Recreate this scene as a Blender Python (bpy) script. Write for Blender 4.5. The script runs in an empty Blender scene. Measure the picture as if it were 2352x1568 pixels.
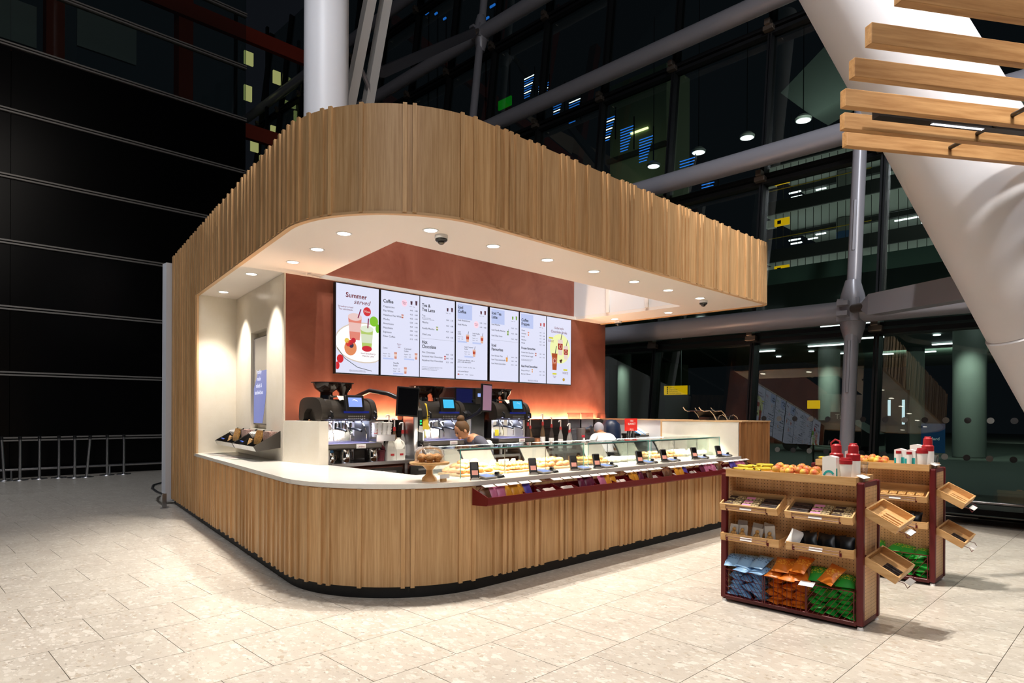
import bpy, bmesh, math, random
from mathutils import Vector, Matrix
from mathutils.geometry import tessellate_polygon
random.seed(7)
S = bpy.context.scene
COL = S.collection
PI = math.pi
def R(d): return math.radians(d)

# ------------------------------------------------------------------ camera
cam_d = bpy.data.cameras.new('camera'); cam = bpy.data.objects.new('camera', cam_d); COL.objects.link(cam)
cam_d.sensor_width = 36; cam_d.lens = 1500 / 2352 * 36; cam_d.shift_y = 0.0695
cam_d.clip_end = 500; cam_d.clip_start = .05
cam.matrix_world = Matrix.Translation((0, 0, 1.6)) @ Matrix.Rotation(R(45.02 - 90), 4, 'Z') @ Matrix.Rotation(R(90), 4, 'X') @ Matrix.Rotation(R(.275), 4, 'Z')
S.camera = cam
# ------------------------------------------------------------------ world, lights, exposure
W = bpy.data.worlds.new('night'); S.world = W; W.use_nodes = True
W.node_tree.nodes['Background'].inputs[0].default_value = (.010, .012, .016, 1)
W.node_tree.nodes['Background'].inputs[1].default_value = .35
S.view_settings.view_transform = 'Standard'; S.view_settings.look = 'None'
S.view_settings.gamma = 1; S.view_settings.use_curve_mapping = False
S.view_settings.exposure = 0.35
def light(kind, name, loc, energy, col=(1, .93, .84), target=None, size=None, size_y=None, spot=None, blend=.3, radius=None):
    d = bpy.data.lights.new(name, kind); d.energy = energy; d.color = col
    if kind == 'AREA':
        d.size = size or 1
        if size_y: d.shape = 'RECTANGLE'; d.size_y = size_y
    if kind == 'SPOT':
        d.spot_size = R(spot or 60); d.spot_blend = blend
    if radius is not None and kind != 'AREA': d.shadow_soft_size = radius
    o = bpy.data.objects.new(name, d); COL.objects.link(o); o.location = loc
    if target is not None:
        o.rotation_euler = (Vector(target) - Vector(loc)).to_track_quat('-Z', 'Y').to_euler()
    return o
# first pair are high spotlights of the hall roof: their light stops 0.2 to 0.45 m in front of the counter foot
light('SPOT', 'high_spot', (3.2, 5.40, 15), 5200, (1, .94, .87), (3.9, 3.4, 0), spot=62, blend=.75, radius=.07)
light('SPOT', 'high_spot', (4.2, 4.87, 15), 5200, (1, .94, .87), (5.6, 2.8, 0), spot=66, blend=.75, radius=.07)
light('SPOT', 'high_spot', (7.6, -1.8, 13), 2100, (1, .92, .82), (7.2, .8, 0), spot=40, blend=.9, radius=.25)  # added fill aimed at the stands and the floor around them
light('SPOT', 'column_fill', (-1.0, 4.0, 12), 1500, (.93, .95, 1), (5.35, 9.66, 6.5), spot=30, blend=.9, radius=.3)  # added spot that brightens the white column
light('SPOT', 'leg_fill', (4.5, -2.5, 8.5), 1400, (1, .95, .90), (9.0, 1.6, 4.6), spot=60, blend=.9, radius=.3)  # added spot that brightens the inclined leg
light('SPOT', 'floor_fill', (-1.0, 12.5, 12), 1500, (.88, .92, 1), (1.0, 14.0, 0), spot=95, blend=1, radius=.4)  # added light for the dim floor on the left
# broad soft fill areas added high up on the camera side
light('AREA', 'soft_fill', (1.0, -4.5, 12), 380, (1, .91, .82), (5.5, 6, 1.5), size=9)
light('AREA', 'soft_fill', (-8.0, -5.0, 13), 620, (.88, .92, 1), (1, 11, 0), size=8)
light('SPOT', 'facade_fill', (3.5, -1.0, 12), 2400, (.90, .93, 1), (12.5, 5.0, 4.5), spot=58, blend=.9, radius=.3)  # added spot lifting the grey tubes along the facade

# ------------------------------------------------------------------ materials
def lin(c):
    if isinstance(c, str):
        c = [int(c[i:i + 2], 16) / 255 for i in (0, 2, 4)]
    return tuple((x / 12.92 if x <= .04045 else ((x + .055) / 1.055) ** 2.4) for x in c[:3]) + (1,)
MATS = {}
def mat(name, col='808080', rough=.5, metal=0, emit=None, es=1, alpha=None, spec=None, coat=0, trans=0, ior=1.45):
    if name in MATS: return MATS[name]
    m = bpy.data.materials.new(name); m.use_nodes = True
    b = m.node_tree.nodes['Principled BSDF']
    b.inputs['Base Color'].default_value = lin(col); b.inputs['Roughness'].default_value = rough
    b.inputs['Metallic'].default_value = metal; b.inputs['IOR'].default_value = ior
    if coat: b.inputs['Coat Weight'].default_value = coat; b.inputs['Coat Roughness'].default_value = .15
    if trans: b.inputs['Transmission Weight'].default_value = trans
    if spec is not None: b.inputs['Specular IOR Level'].default_value = spec
    if emit: b.inputs['Emission Color'].default_value = lin(emit); b.inputs['Emission Strength'].default_value = es
    m.diffuse_color = lin(col)
    MATS[name] = m; return m
def N(m, t, **k):
    n = m.node_tree.nodes.new(t)
    for a, v in k.items():
        if a in n.inputs: n.inputs[a].default_value = v
        else: setattr(n, a, v)
    return n
def L(m, a, b): m.node_tree.links.new(a, b)
def wood(name, c0, c1, stretch=(1, 1, .07), scale=26, rough=.5, var=.16, rings=.5):
    m = mat(name, c0, rough); b = m.node_tree.nodes['Principled BSDF']
    tc = N(m, 'ShaderNodeTexCoord'); oi = N(m, 'ShaderNodeObjectInfo')
    mp = N(m, 'ShaderNodeMapping'); mp.inputs['Scale'].default_value = stretch
    add = N(m, 'ShaderNodeVectorMath', operation='ADD'); mul = N(m, 'ShaderNodeMath', operation='MULTIPLY'); mul.inputs[1].default_value = 37
    L(m, oi.outputs['Random'], mul.inputs[0]); L(m, tc.outputs['Object'], mp.inputs[0]); L(m, mp.outputs[0], add.inputs[0]); L(m, mul.outputs[0], add.inputs[1])
    n1 = N(m, 'ShaderNodeTexNoise', Scale=scale, Detail=6, Roughness=.62); L(m, add.outputs[0], n1.inputs['Vector'])
    n2 = N(m, 'ShaderNodeTexNoise', Scale=scale * .16, Detail=2); L(m, add.outputs[0], n2.inputs['Vector'])
    ms = N(m, 'ShaderNodeMath', operation='MULTIPLY'); ms.inputs[1].default_value = 26; L(m, n2.outputs[0], ms.inputs[0])
    si = N(m, 'ShaderNodeMath', operation='SINE'); L(m, ms.outputs[0], si.inputs[0])
    s2 = N(m, 'ShaderNodeMath', operation='MULTIPLY_ADD'); s2.inputs[1].default_value = .10 * rings; L(m, si.outputs[0], s2.inputs[0]); L(m, n1.outputs[0], s2.inputs[2])
    cr = N(m, 'ShaderNodeValToRGB'); e = cr.color_ramp.elements
    e[0].position = .33; e[0].color = lin(c1); e[1].position = .66; e[1].color = lin(c0)
    L(m, s2.outputs[0], cr.inputs[0])
    hsv = N(m, 'ShaderNodeHueSaturation'); mr = N(m, 'ShaderNodeMapRange')
    mr.inputs['To Min'].default_value = 1 - var; mr.inputs['To Max'].default_value = 1 + var * .8
    L(m, oi.outputs['Random'], mr.inputs['Value']); L(m, mr.outputs[0], hsv.inputs['Value']); L(m, cr.outputs[0], hsv.inputs['Color'])
    L(m, hsv.outputs[0], b.inputs['Base Color'])
    bp = N(m, 'ShaderNodeBump', Strength=.12, Distance=.002); L(m, n1.outputs[0], bp.inputs['Height']); L(m, bp.outputs[0], b.inputs['Normal'])
    return m
def speckle(name, col, chips, rough=.35, scale=60, amount=.25, bump=0, stretch=(1, 1, 1), objvar=0, coat=0):
    m = mat(name, col, rough, coat=coat); b = m.node_tree.nodes['Principled BSDF']
    tc = N(m, 'ShaderNodeTexCoord'); mp = N(m, 'ShaderNodeMapping'); mp.inputs['Scale'].default_value = stretch
    if objvar:
        o_ = N(m, 'ShaderNodeObjectInfo'); mu_ = N(m, 'ShaderNodeMath', operation='MULTIPLY'); mu_.inputs[1].default_value = 91
        av = N(m, 'ShaderNodeVectorMath', operation='ADD'); L(m, o_.outputs['Random'], mu_.inputs[0]); L(m, tc.outputs['Object'], av.inputs[0]); L(m, mu_.outputs[0], av.inputs[1]); L(m, av.outputs[0], mp.inputs[0])
    else: L(m, tc.outputs['Object'], mp.inputs[0])
    cur = None
    rgb = N(m, 'ShaderNodeRGB'); rgb.outputs[0].default_value = lin(col); cur = rgb.outputs[0]
    nz = N(m, 'ShaderNodeTexNoise', Scale=3.0, Detail=8, Roughness=.7); L(m, mp.outputs[0], nz.inputs['Vector'])
    mm = N(m, 'ShaderNodeMix', data_type='RGBA', blend_type='OVERLAY'); mm.inputs[0].default_value = .30
    L(m, cur, mm.inputs[6]); L(m, nz.outputs[0], mm.inputs[7]); cur = mm.outputs[2]
    for i, (cc, sc, th) in enumerate(chips):
        dn = N(m, 'ShaderNodeTexNoise', Scale=sc * 1.7, Detail=2); L(m, mp.outputs[0], dn.inputs['Vector'])
        ad = N(m, 'ShaderNodeVectorMath', operation='MULTIPLY_ADD'); ad.inputs[1].default_value = (1.1 / sc,) * 3
        L(m, dn.outputs['Color'], ad.inputs[0]); L(m, mp.outputs[0], ad.inputs[2])
        v = N(m, 'ShaderNodeTexVoronoi', Scale=sc); L(m, ad.outputs[0], v.inputs['Vector'])
        lt = N(m, 'ShaderNodeMath', operation='LESS_THAN'); lt.inputs[1].default_value = th; L(m, v.outputs['Distance'], lt.inputs[0])
        sep = N(m, 'ShaderNodeSeparateColor'); L(m, v.outputs['Color'], sep.inputs[0])
        g = N(m, 'ShaderNodeMath', operation='MULTIPLY'); L(m, lt.outputs[0], g.inputs[0]); L(m, sep.outputs[0], g.inputs[1])
        mx = N(m, 'ShaderNodeMix', data_type='RGBA'); L(m, g.outputs[0], mx.inputs[0]); L(m, cur, mx.inputs[6]); mx.inputs[7].default_value = lin(cc); cur = mx.outputs[2]
    if objvar:
        oi = N(m, 'ShaderNodeObjectInfo'); hsv = N(m, 'ShaderNodeHueSaturation'); mr = N(m, 'ShaderNodeMapRange')
        mr.inputs['To Min'].default_value = 1 - objvar; mr.inputs['To Max'].default_value = 1 + objvar
        L(m, oi.outputs['Random'], mr.inputs['Value']); L(m, mr.outputs[0], hsv.inputs['Value']); L(m, cur, hsv.inputs['Color']); cur = hsv.outputs[0]
    L(m, cur, b.inputs['Base Color'])
    return m
M = {}
M['oak'] = wood('oak_board', 'D0A878', 'B68C5C', stretch=(1, 1, .035), scale=70, rings=.75)
M['oak_lite'] = wood('oak_batten', 'D8AC78', 'B5854F', var=.22)
M['oak_trim'] = mat('oak_trim', 'C9A276', .5)
M['oak_dark'] = wood('oak_cabinet', 'B07C4C', '8C5C33')
M['beam'] = wood('beam_oak', 'C79A66', 'A27445', stretch=(.07, 1, 1), scale=22, rings=.3, var=.1)
M['tray'] = wood('tray_wood', 'DDB27C', 'C6965C', stretch=(.1, 1, 1), scale=30, var=.08, rings=.2)
M['floor'] = speckle('terrazzo', 'C2B9AC', [('D6CEC2', 11, .34), ('DAD3C8', 28, .34), ('A0968A', 24, .22), ('B3A593', 15, .24), ('7C746A', 90, .14)], rough=.28, stretch=(1, .62, 1), objvar=.035, coat=.15)
M['joint'] = mat('floor_joint', '4E463E', .8)
M['stone'] = speckle('worktop_stone', 'EDE8DE', [('DDD6CA', 160, .25), ('F7F4EE', 110, .2)], rough=.18)
M['cream'] = speckle('wall_stone', 'E3DBCB', [('CFC6B4', 260, .2), ('EFE9DD', 180, .2)], rough=.28)
M['soffit'] = mat('soffit_white', 'E4DCD4', .55)
M['white'] = mat('white_paint', 'DCDCDC', .45)
M['whitecol'] = mat('column_white', 'D6D6DA', .42)
M['black'] = mat('black_plastic', '141416', .35)
M['plinth'] = mat('plinth_black', '0E0E10', .5)
M['plinth_grey'] = mat('plinth_grey', '3A3A3E', .5)
M['steel'] = mat('brushed_steel', 'B9B9BC', .28, 1)
M['chrome'] = mat('chrome', 'DCDCDE', .08, 1)
M['darksteel'] = mat('dark_steel', '55524F', .35, 1)
M['hood'] = mat('machine_grey', '4A4540', .38, .6)
M['red'] = mat('dark_red_steel', '5C1416', .42)
M['maroon'] = mat('trough_maroon', '66090E', .42)
M['tube'] = mat('tube_grey', '86868E', .32, .1)
M['tube_dark'] = mat('tube_dark_grey', '4C4C54', .4, .1)
M['bracket'] = mat('bracket_steel', '7D736A', .35, .8)
M['frame'] = mat('mullion_black', '191B1E', .4, .3)
M['panel'] = mat('black_panel', '020203', .22, spec=.25)
M['strip'] = mat('panel_strip', '8E8A86', .35, .5)
M['tag'] = mat('price_tag', 'F2EFEA', .5)
M['ink'] = mat('ink_black', '15151A', .6)
M['ink_navy'] = mat('ink_navy', '20242E', .6)
M['ink_red'] = mat('ink_red', '7A1628', .6)
M['ink_grey'] = mat('ink_grey', '6F7480', .6)
M['skin'] = mat('skin', 'C58C68', .5)
def emis(name, col, s):
    m = mat(name, '000000', .4, emit=col, es=s); return m
M['display'] = emis('display_white', 'E2E4FA', .78)
M['display2'] = emis('display_blue', 'BECAF2', .78)
M['lamp'] = emis('lamp_white', 'FFF4E4', 9)
M['strip_lamp'] = emis('strip_lamp', 'F4F7FF', 4)
M['blue_lamp'] = emis('blue_lamp', '2A78E8', 1.3)
M['yellow_sign'] = emis('yellow_sign', 'F2B80C', .8)
M['pad'] = emis('pad_blue', '5E86D0', .8)
M['machine_lcd'] = emis('machine_lcd', '8FA8F0', .9)
M['cyan_lcd'] = emis('cyan_lcd', '40B8E8', .9)
M['green_led'] = emis('green_led', '20E070', 2)
def thin_glass(name, tint, refl=.09, rough=.0):
    m = bpy.data.materials.new(name); m.use_nodes = True; nt = m.node_tree; nt.nodes.clear()
    out = N(m, 'ShaderNodeOutputMaterial'); tr = N(m, 'ShaderNodeBsdfTransparent'); gl = N(m, 'ShaderNodeBsdfGlossy')
    tr.inputs[0].default_value = tint; gl.inputs['Roughness'].default_value = rough
    lw = N(m, 'ShaderNodeLayerWeight'); lw.inputs[0].default_value = .25
    ma = N(m, 'ShaderNodeMath', operation='MULTIPLY_ADD'); ma.inputs[1].default_value = .5; ma.inputs[2].default_value = refl
    L(m, lw.outputs['Fresnel'], ma.inputs[0])
    mx = N(m, 'ShaderNodeMixShader'); L(m, ma.outputs[0], mx.inputs[0]); L(m, tr.outputs[0], mx.inputs[1]); L(m, gl.outputs[0], mx.inputs[2]); L(m, mx.outputs[0], out.inputs[0])
    return m
M['glass'] = thin_glass('facade_glass', (.72, .80, .76, 1), .05)
M['cglass'] = thin_glass('case_glass', (.93, .97, .95, 1), .03)
M['dglass'] = thin_glass('clear_plastic', (.90, .90, .92, 1), .06)
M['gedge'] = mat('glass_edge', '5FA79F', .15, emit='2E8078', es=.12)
def terracotta():
    m = mat('terracotta_plaster', '9A4B38', .42); b = m.node_tree.nodes['Principled BSDF']
    tc = N(m, 'ShaderNodeTexCoord'); n = N(m, 'ShaderNodeTexNoise', Scale=1.6, Detail=9, Roughness=.62, Distortion=.8); L(m, tc.outputs['Object'], n.inputs['Vector'])
    cr = N(m, 'ShaderNodeValToRGB'); e = cr.color_ramp.elements; e[0].position = .3; e[0].color = lin('7C4234'); e[1].position = .72; e[1].color = lin('A0604C')
    L(m, n.outputs[0], cr.inputs[0]); L(m, cr.outputs[0], b.inputs['Base Color'])
    mr = N(m, 'ShaderNodeMapRange'); mr.inputs['To Min'].default_value = .25; mr.inputs['To Max'].default_value = .6; L(m, n.outputs[0], mr.inputs['Value']); L(m, mr.outputs[0], b.inputs['Roughness'])
    return m
M['terra'] = terracotta()
def pegboard():
    m = wood('pegboard', 'E4BE8E', 'CFA574', scale=30, var=.04, rings=.2)
    b = m.node_tree.nodes['Principled BSDF']; src = b.inputs['Base Color'].links[0].from_socket
    tc = N(m, 'ShaderNodeTexCoord'); sc = N(m, 'ShaderNodeVectorMath', operation='SCALE'); sc.inputs['Scale'].default_value = 1 / .027
    L(m, tc.outputs['Object'], sc.inputs[0])
    fr = N(m, 'ShaderNodeVectorMath', operation='FRACTION'); L(m, sc.outputs[0], fr.inputs[0])
    sb = N(m, 'ShaderNodeVectorMath', operation='SUBTRACT'); sb.inputs[1].default_value = (.5, .5, .5); L(m, fr.outputs[0], sb.inputs[0])
    se = N(m, 'ShaderNodeSeparateXYZ'); L(m, sb.outputs[0], se.inputs[0])
    geo = N(m, 'ShaderNodeTexCoord'); sn = N(m, 'ShaderNodeSeparateXYZ'); L(m, geo.outputs['Normal'], sn.inputs[0])
    ab = N(m, 'ShaderNodeMath', operation='ABSOLUTE'); L(m, sn.outputs[0], ab.inputs[0])
    gt = N(m, 'ShaderNodeMath', operation='GREATER_THAN'); gt.inputs[1].default_value = .5; L(m, ab.outputs[0], gt.inputs[0])
    mxv = N(m, 'ShaderNodeMix', data_type='FLOAT'); L(m, gt.outputs[0], mxv.inputs[0]); L(m, se.outputs[0], mxv.inputs[2]); L(m, se.outputs[1], mxv.inputs[3])
    p1 = N(m, 'ShaderNodeMath', operation='POWER'); p1.inputs[1].default_value = 2; L(m, mxv.outputs[0], p1.inputs[0])
    p2 = N(m, 'ShaderNodeMath', operation='POWER'); p2.inputs[1].default_value = 2; L(m, se.outputs[2], p2.inputs[0])
    ad = N(m, 'ShaderNodeMath', operation='ADD'); L(m, p1.outputs[0], ad.inputs[0]); L(m, p2.outputs[0], ad.inputs[1])
    lt = N(m, 'ShaderNodeMath', operation='LESS_THAN'); lt.inputs[1].default_value = .017; L(m, ad.outputs[0], lt.inputs[0])
    mx = N(m, 'ShaderNodeMix', data_type='RGBA'); L(m, lt.outputs[0], mx.inputs[0]); L(m, src, mx.inputs[6]); mx.inputs[7].default_value = lin('3A2414')
    L(m, mx.outputs[2], b.inputs['Base Color']); return m
M['peg'] = pegboard()
def pastry(name, c0, c1, scale=40):
    m = mat(name, c0, .5); b = m.node_tree.nodes['Principled BSDF']
    tc = N(m, 'ShaderNodeTexCoord'); n = N(m, 'ShaderNodeTexNoise', Scale=scale, Detail=5); L(m, tc.outputs['Object'], n.inputs['Vector'])
    cr = N(m, 'ShaderNodeValToRGB'); e = cr.color_ramp.elements; e[0].position = .4; e[0].color = lin(c1); e[1].position = .62; e[1].color = lin(c0)
    L(m, n.outputs[0], cr.inputs[0]); L(m, cr.outputs[0], b.inputs['Base Color'])
    bp = N(m, 'ShaderNodeBump', Strength=.5, Distance=.006); L(m, n.outputs[0], bp.inputs['Height']); L(m, bp.outputs[0], b.inputs['Normal']); return m
M['croissant'] = pastry('croissant', 'E2B27A', 'B9763A')
M['muffin'] = pastry('muffin', 'F2BE78', 'C8874A', 70)
M['nuts'] = pastry('nut_mix', 'D8C08C', '4A3524', 120)
M['darkbar'] = pastry('dark_snack', '4A3A34', '1C1412', 60)
M['biscuit'] = pastry('biscuit', 'D0A25E', '9C6E34', 60)
M['apple'] = pastry('apple_skin', 'E6C452', 'D06A42', 11)
M['banana'] = pastry('banana_skin', 'E8C832', 'C7B42A', 10)
M['patterned'] = pastry('patterned_paper', 'D8C4B4', '7C2A28', 160)

# ------------------------------------------------------------------ mesh builder
class MB:
    def __init__(s): s.v = []; s.f = []; s.sm = []
    def add(s, vs, fs, smooth=False):
        o = len(s.v); s.v += [tuple(v) for v in vs]; s.f += [tuple(i + o for i in f) for f in fs]; s.sm += [smooth] * len(fs); return s
    def box(s, x0, y0, z0, x1, y1, z1, T=None):
        vs = [Vector(p) for p in ((x0, y0, z0), (x1, y0, z0), (x1, y1, z0), (x0, y1, z0), (x0, y0, z1), (x1, y0, z1), (x1, y1, z1), (x0, y1, z1))]
        if T is not None: vs = [T @ v for v in vs]
        return s.add(vs, [(0, 3, 2, 1), (4, 5, 6, 7), (0, 1, 5, 4), (1, 2, 6, 5), (2, 3, 7, 6), (3, 0, 4, 7)])
    def bbox(s, cx, cy, cz, dx, dy, dz, b=.005, T=None):
        # box with bevelled edges
        x, y, z = dx / 2, dy / 2, dz / 2; b = min(b, x * .9, y * .9, z * .9); bm = bmesh.new()
        bmesh.ops.create_cube(bm, size=1)
        for v in bm.verts: v.co = Vector((v.co.x * dx, v.co.y * dy, v.co.z * dz))
        bmesh.ops.bevel(bm, geom=bm.edges[:], offset=b, segments=2, affect='EDGES', profile=.5)
        bm.verts.index_update()
        vs = [v.co + Vector((cx, cy, cz)) for v in bm.verts]
        if T is not None: vs = [T @ v for v in vs]
        s.add(vs, [[v.index for v in f.verts] for f in bm.faces], False); bm.free(); return s
    def prism(s, poly, z0, z1, T=None):
        n = len(poly); vs = [Vector((p[0], p[1], z0)) for p in poly] + [Vector((p[0], p[1], z1)) for p in poly]
        if T is not None: vs = [T @ v for v in vs]
        return s.add(vs, [tuple(range(n - 1, -1, -1)), tuple(range(n, 2 * n))] + [(i, (i + 1) % n, n + (i + 1) % n, n + i) for i in range(n)])
    def lathe(s, prof, c=(0, 0, 0), n=16, T=None, cap=True):
        vs = []; fs = []
        for r, z in prof:
            for k in range(n):
                a = 2 * PI * k / n; vs.append(Vector((c[0] + r * math.cos(a), c[1] + r * math.sin(a), c[2] + z)))
        for i in range(len(prof) - 1):
            for k in range(n): fs.append((i * n + k, i * n + (k + 1) % n, (i + 1) * n + (k + 1) % n, (i + 1) * n + k))
        if cap:
            fs.append(tuple(range(n - 1, -1, -1))); m_ = (len(prof) - 1) * n; fs.append(tuple(range(m_, m_ + n)))
        if T is not None: vs = [T @ v for v in vs]
        return s.add(vs, fs, True)
    def cyl(s, p0, p1, r0, r1=None, n=12):
        p0 = Vector(p0); p1 = Vector(p1); d = p1 - p0; q = d.to_track_quat('Z', 'Y').to_matrix().to_4x4()
        return s.lathe([(r0, 0), (r1 if r1 is not None else r0, d.length)], n=n, T=Matrix.Translation(p0) @ q)
    def tube(s, pts, r, n=8, rs=None):
        pts = [Vector(p) for p in pts]; vs = []; fs = []; up = None
        for i, p in enumerate(pts):
            d = (pts[min(i + 1, len(pts) - 1)] - pts[max(i - 1, 0)]).normalized()
            if up is None: up = d.orthogonal().normalized()
            up = (up - d * up.dot(d)).normalized(); sd = d.cross(up); rr = rs[i] if rs else r
            for k in range(n): a = 2 * PI * k / n; vs.append(p + (up * math.cos(a) + sd * math.sin(a)) * rr)
        for i in range(len(pts) - 1):
            for k in range(n): fs.append((i * n + k, i * n + (k + 1) % n, (i + 1) * n + (k + 1) % n, (i + 1) * n + k))
        fs.append(tuple(range(n - 1, -1, -1))); m_ = (len(pts) - 1) * n; fs.append(tuple(range(m_, m_ + n)))
        return s.add(vs, fs, True)
    def ell(s, c, rx, ry, rz, n=12, m=8, T=None, noise=0):
        prof = [(math.sin(PI * i / m), -math.cos(PI * i / m)) for i in range(m + 1)]
        vs = []; fs = []
        for r, z in prof:
            for k in range(n):
                a = 2 * PI * k / n; q = 1 + (random.uniform(-noise, noise) if noise else 0)
                vs.append(Vector((c[0] + rx * max(r, .02) * math.cos(a) * q, c[1] + ry * max(r, .02) * math.sin(a) * q, c[2] + rz * z * q)))
        for i in range(m):
            for k in range(n): fs.append((i * n + k, i * n + (k + 1) % n, (i + 1) * n + (k + 1) % n, (i + 1) * n + k))
        if T is not None: vs = [T @ v for v in vs]
        return s.add(vs, fs, True)
    def mesh(s, name):
        me = bpy.data.meshes.new(name); me.from_pydata(s.v, [], s.f); me.polygons.foreach_set('use_smooth', s.sm)
        bm = bmesh.new(); bm.from_mesh(me); bmesh.ops.recalc_face_normals(bm, faces=bm.faces[:]); bm.to_mesh(me); bm.free(); me.update(); return me
    def build(s, name, m, parent=None, loc=None, rot=None, label=None, kind=None, auto=True):
        me = s.mesh(name); me.materials.append(m)
        if auto and any(s.sm):
            try: me.set_sharp_from_angle(angle=R(40))
            except Exception: pass
        o = bpy.data.objects.new(name, me); COL.objects.link(o)
        if parent is not None: o.parent = parent
        if loc: o.location = loc
        if rot: o.rotation_euler = rot
        if label: o['label'] = label
        if kind: o['kind'] = kind
        return o
def B(*a, **k): return MB().box(*a, **k)
def tag(o, label, cat, group=None):
    o['label'] = label; o['category'] = cat
    if group: o['group'] = group
    return o
def thing(name, label, cat, loc=(0, 0, 0), rz=0, group=None):
    o = bpy.data.objects.new(name, None); COL.objects.link(o); o.location = loc; o.rotation_euler = (0, 0, rz); o.empty_display_size = .1
    return tag(o, label, cat, group)
def copy_tree(o, parent=None):
    c = o.copy(); COL.objects.link(c)
    if parent is not None: c.parent = parent
    for ch in list(o.children): copy_tree(ch, c)
    return c
def remat(o, m):
    o.material_slots[0].link = 'OBJECT'; o.material_slots[0].material = m
def text(body, size, m, parent, loc, rot=(PI / 2, 0, 0), align='LEFT', name='lettering', spacing=1.0, shear=0, bold=0, sx=1):
    c = bpy.data.curves.new(name, 'FONT'); c.body = body; c.size = size; c.align_x = align; c.space_line = spacing; c.shear = shear
    c.offset = bold; c.extrude = .0005; c.resolution_u = 3; c.materials.append(m)
    o = bpy.data.objects.new(name, c); COL.objects.link(o); o.parent = parent; o.location = loc; o.rotation_euler = rot; o.scale = (sx, 1, 1)
    return o
ORD = ['first', 'second', 'third', 'fourth', 'fifth', 'sixth', 'seventh', 'eighth', 'ninth', 'tenth', 'eleventh', 'twelfth', 'thirteenth', 'fourteenth', 'fifteenth', 'sixteenth', 'seventeenth', 'eighteenth', 'nineteenth', 'twentieth']

D2 = Vector((0, 1, 0)); W2 = Vector((1, 0, 0))
# ================================================================== THE SETTING
def struct(o): o['kind'] = 'structure'; return o
FWD = Vector((.7069, .7073)); RGT = Vector((.7073, -.7069))
def G(x, y): return (1.0776 * x + .1758 * y, 1.0919 * y)
def BG(x0, y0, z0, x1, y1, z1):
    a = G(x0, (y0 + y1) / 2); b = G(x1, (y0 + y1) / 2); return B(a[0], 1.0919 * y0, z0, b[0], 1.0919 * y1, z1)
floor = struct(B(-30, -4, -.12, 16, 30, -.008).build('floor', M['joint']))
def tile_poly(k, j):
    y0 = 5.885 + .6415 * k; x = 1.542 - .316 * k + .64 * j; g = .0022
    return [(x + g, y0 + g), (x + .64 - g, y0 + g), (x + .64 - g, y0 + .6415 - g), (x + g, y0 + .6415 - g)]
cand = []
for k in range(-12, 22):
    for j in range(-30, 40):
        p = tile_poly(k, j); cx = sum(q[0] for q in p) / 4; cy = sum(q[1] for q in p) / 4
        if cx > 12.3 or cy > 19.4: continue
        if 4.0 < cx < 9.6 and 5.0 < cy < 11.8: continue
        d = cx * FWD.x + cy * FWD.y; l = (cx * RGT.x + cy * RGT.y) / max(d, .01)
        if d < 2.6 or abs(l) > .93: continue
        cand.append((d, k, j))
cand.sort()
tile_me = None; mb_rest = MB()
p0 = tile_poly(0, 0)
tile_me = MB().prism(p0, -.008, 0).mesh('floor_tile'); tile_me.materials.append(M['floor'])
for i, (d, k, j) in enumerate(cand):
    if i < 300:
        o = bpy.data.objects.new('floor_tile', tile_me); COL.objects.link(o); o.parent = floor
        o.location = (-.316 * k + .64 * j, .6415 * k, 0)
    else: mb_rest.prism(tile_poly(k, j), -.008, 0)
mb_rest.build('floor_tile_field', M['floor'], floor, kind='stuff')

# black panel wall at the far left
wall_l = struct(B(-25, 19.34, 0, 8.05, 19.6, 10.1).build('wall_left', M['panel']))
for k in range(-1, 9):
    z0 = max(.0, .87 + 1.545 * k + .10); z1 = .87 + 1.545 * (k + 1)
    for x0, x1 in ((-25, -8), (-8, -3.0), (-3.0, 2.5), (2.5, 8.05)):
        B(x0 + .006, 19.24, z0, x1 - .006, 19.32, z1).build('wall_panel', M['panel'] if z1 < 10.3 else M['glass'], wall_l)
for k in range(0, 9):
    z = .87 + 1.545 * k
    B(-25, 19.18, z, 8.05, 19.32, z + .035).build('metal_strip', M['strip'], wall_l)
    B(-25, 19.18, z + .065, 8.05, 19.32, z + .10).build('metal_strip', M['strip'], wall_l)
MB().tube([(-25, 18.95, .22), (8.05, 18.95, .22)], .03, 10).build('bump_rail', M['steel'], wall_l)
for x in range(-20, 8, 2): MB().tube([(x + .5, 18.95, 0), (x + .5, 18.95, .22)], .02, 8).build('rail_post', M['steel'], wall_l)
# red frame built beyond the upper glass in place of its reflections
M['rust'] = mat('rust_red_steel', '7A2410', .6)
fr = thing('red_reflection_frame', 'dark red steel frame behind the upper black wall panels, standing in for their reflections', 'structure')
for x in (-12, -7.5, -3, .4, 3.8, 7.4): B(x, 23, 8, x + .45, 23.5, 26).build('post', M['rust'], fr)
for z in (11.2, 14.6, 18): B(-22, 22.8, z, 13.5, 23.0, z + .5).build('beam', M['rust'], fr)
for x, z in ((-13, 12.2), (-9.5, 12.1), (-5, 13.3), (.6, 12.6), (-2, 12.1)): B(x + 4, 23.2, z, x + 5.6, 23.3, z + 1.2).build('grey_panel', M['tube'], fr)
light('AREA', 'frame_fill', (0, 20.2, 17), 9, (1, .7, .5), (0, 23, 13), size=10)  # added dim fill that makes the red frame visible
M['pale_reflection'] = emis('pale_reflection_glow', 'A7AB6C', .55)
lt = thing('pale_reflection_panes', 'pale yellow glowing panes imitating a reflection, far behind the wall left of the white column', 'window')  # emissive panes put in for a pale yellow reflection
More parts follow.
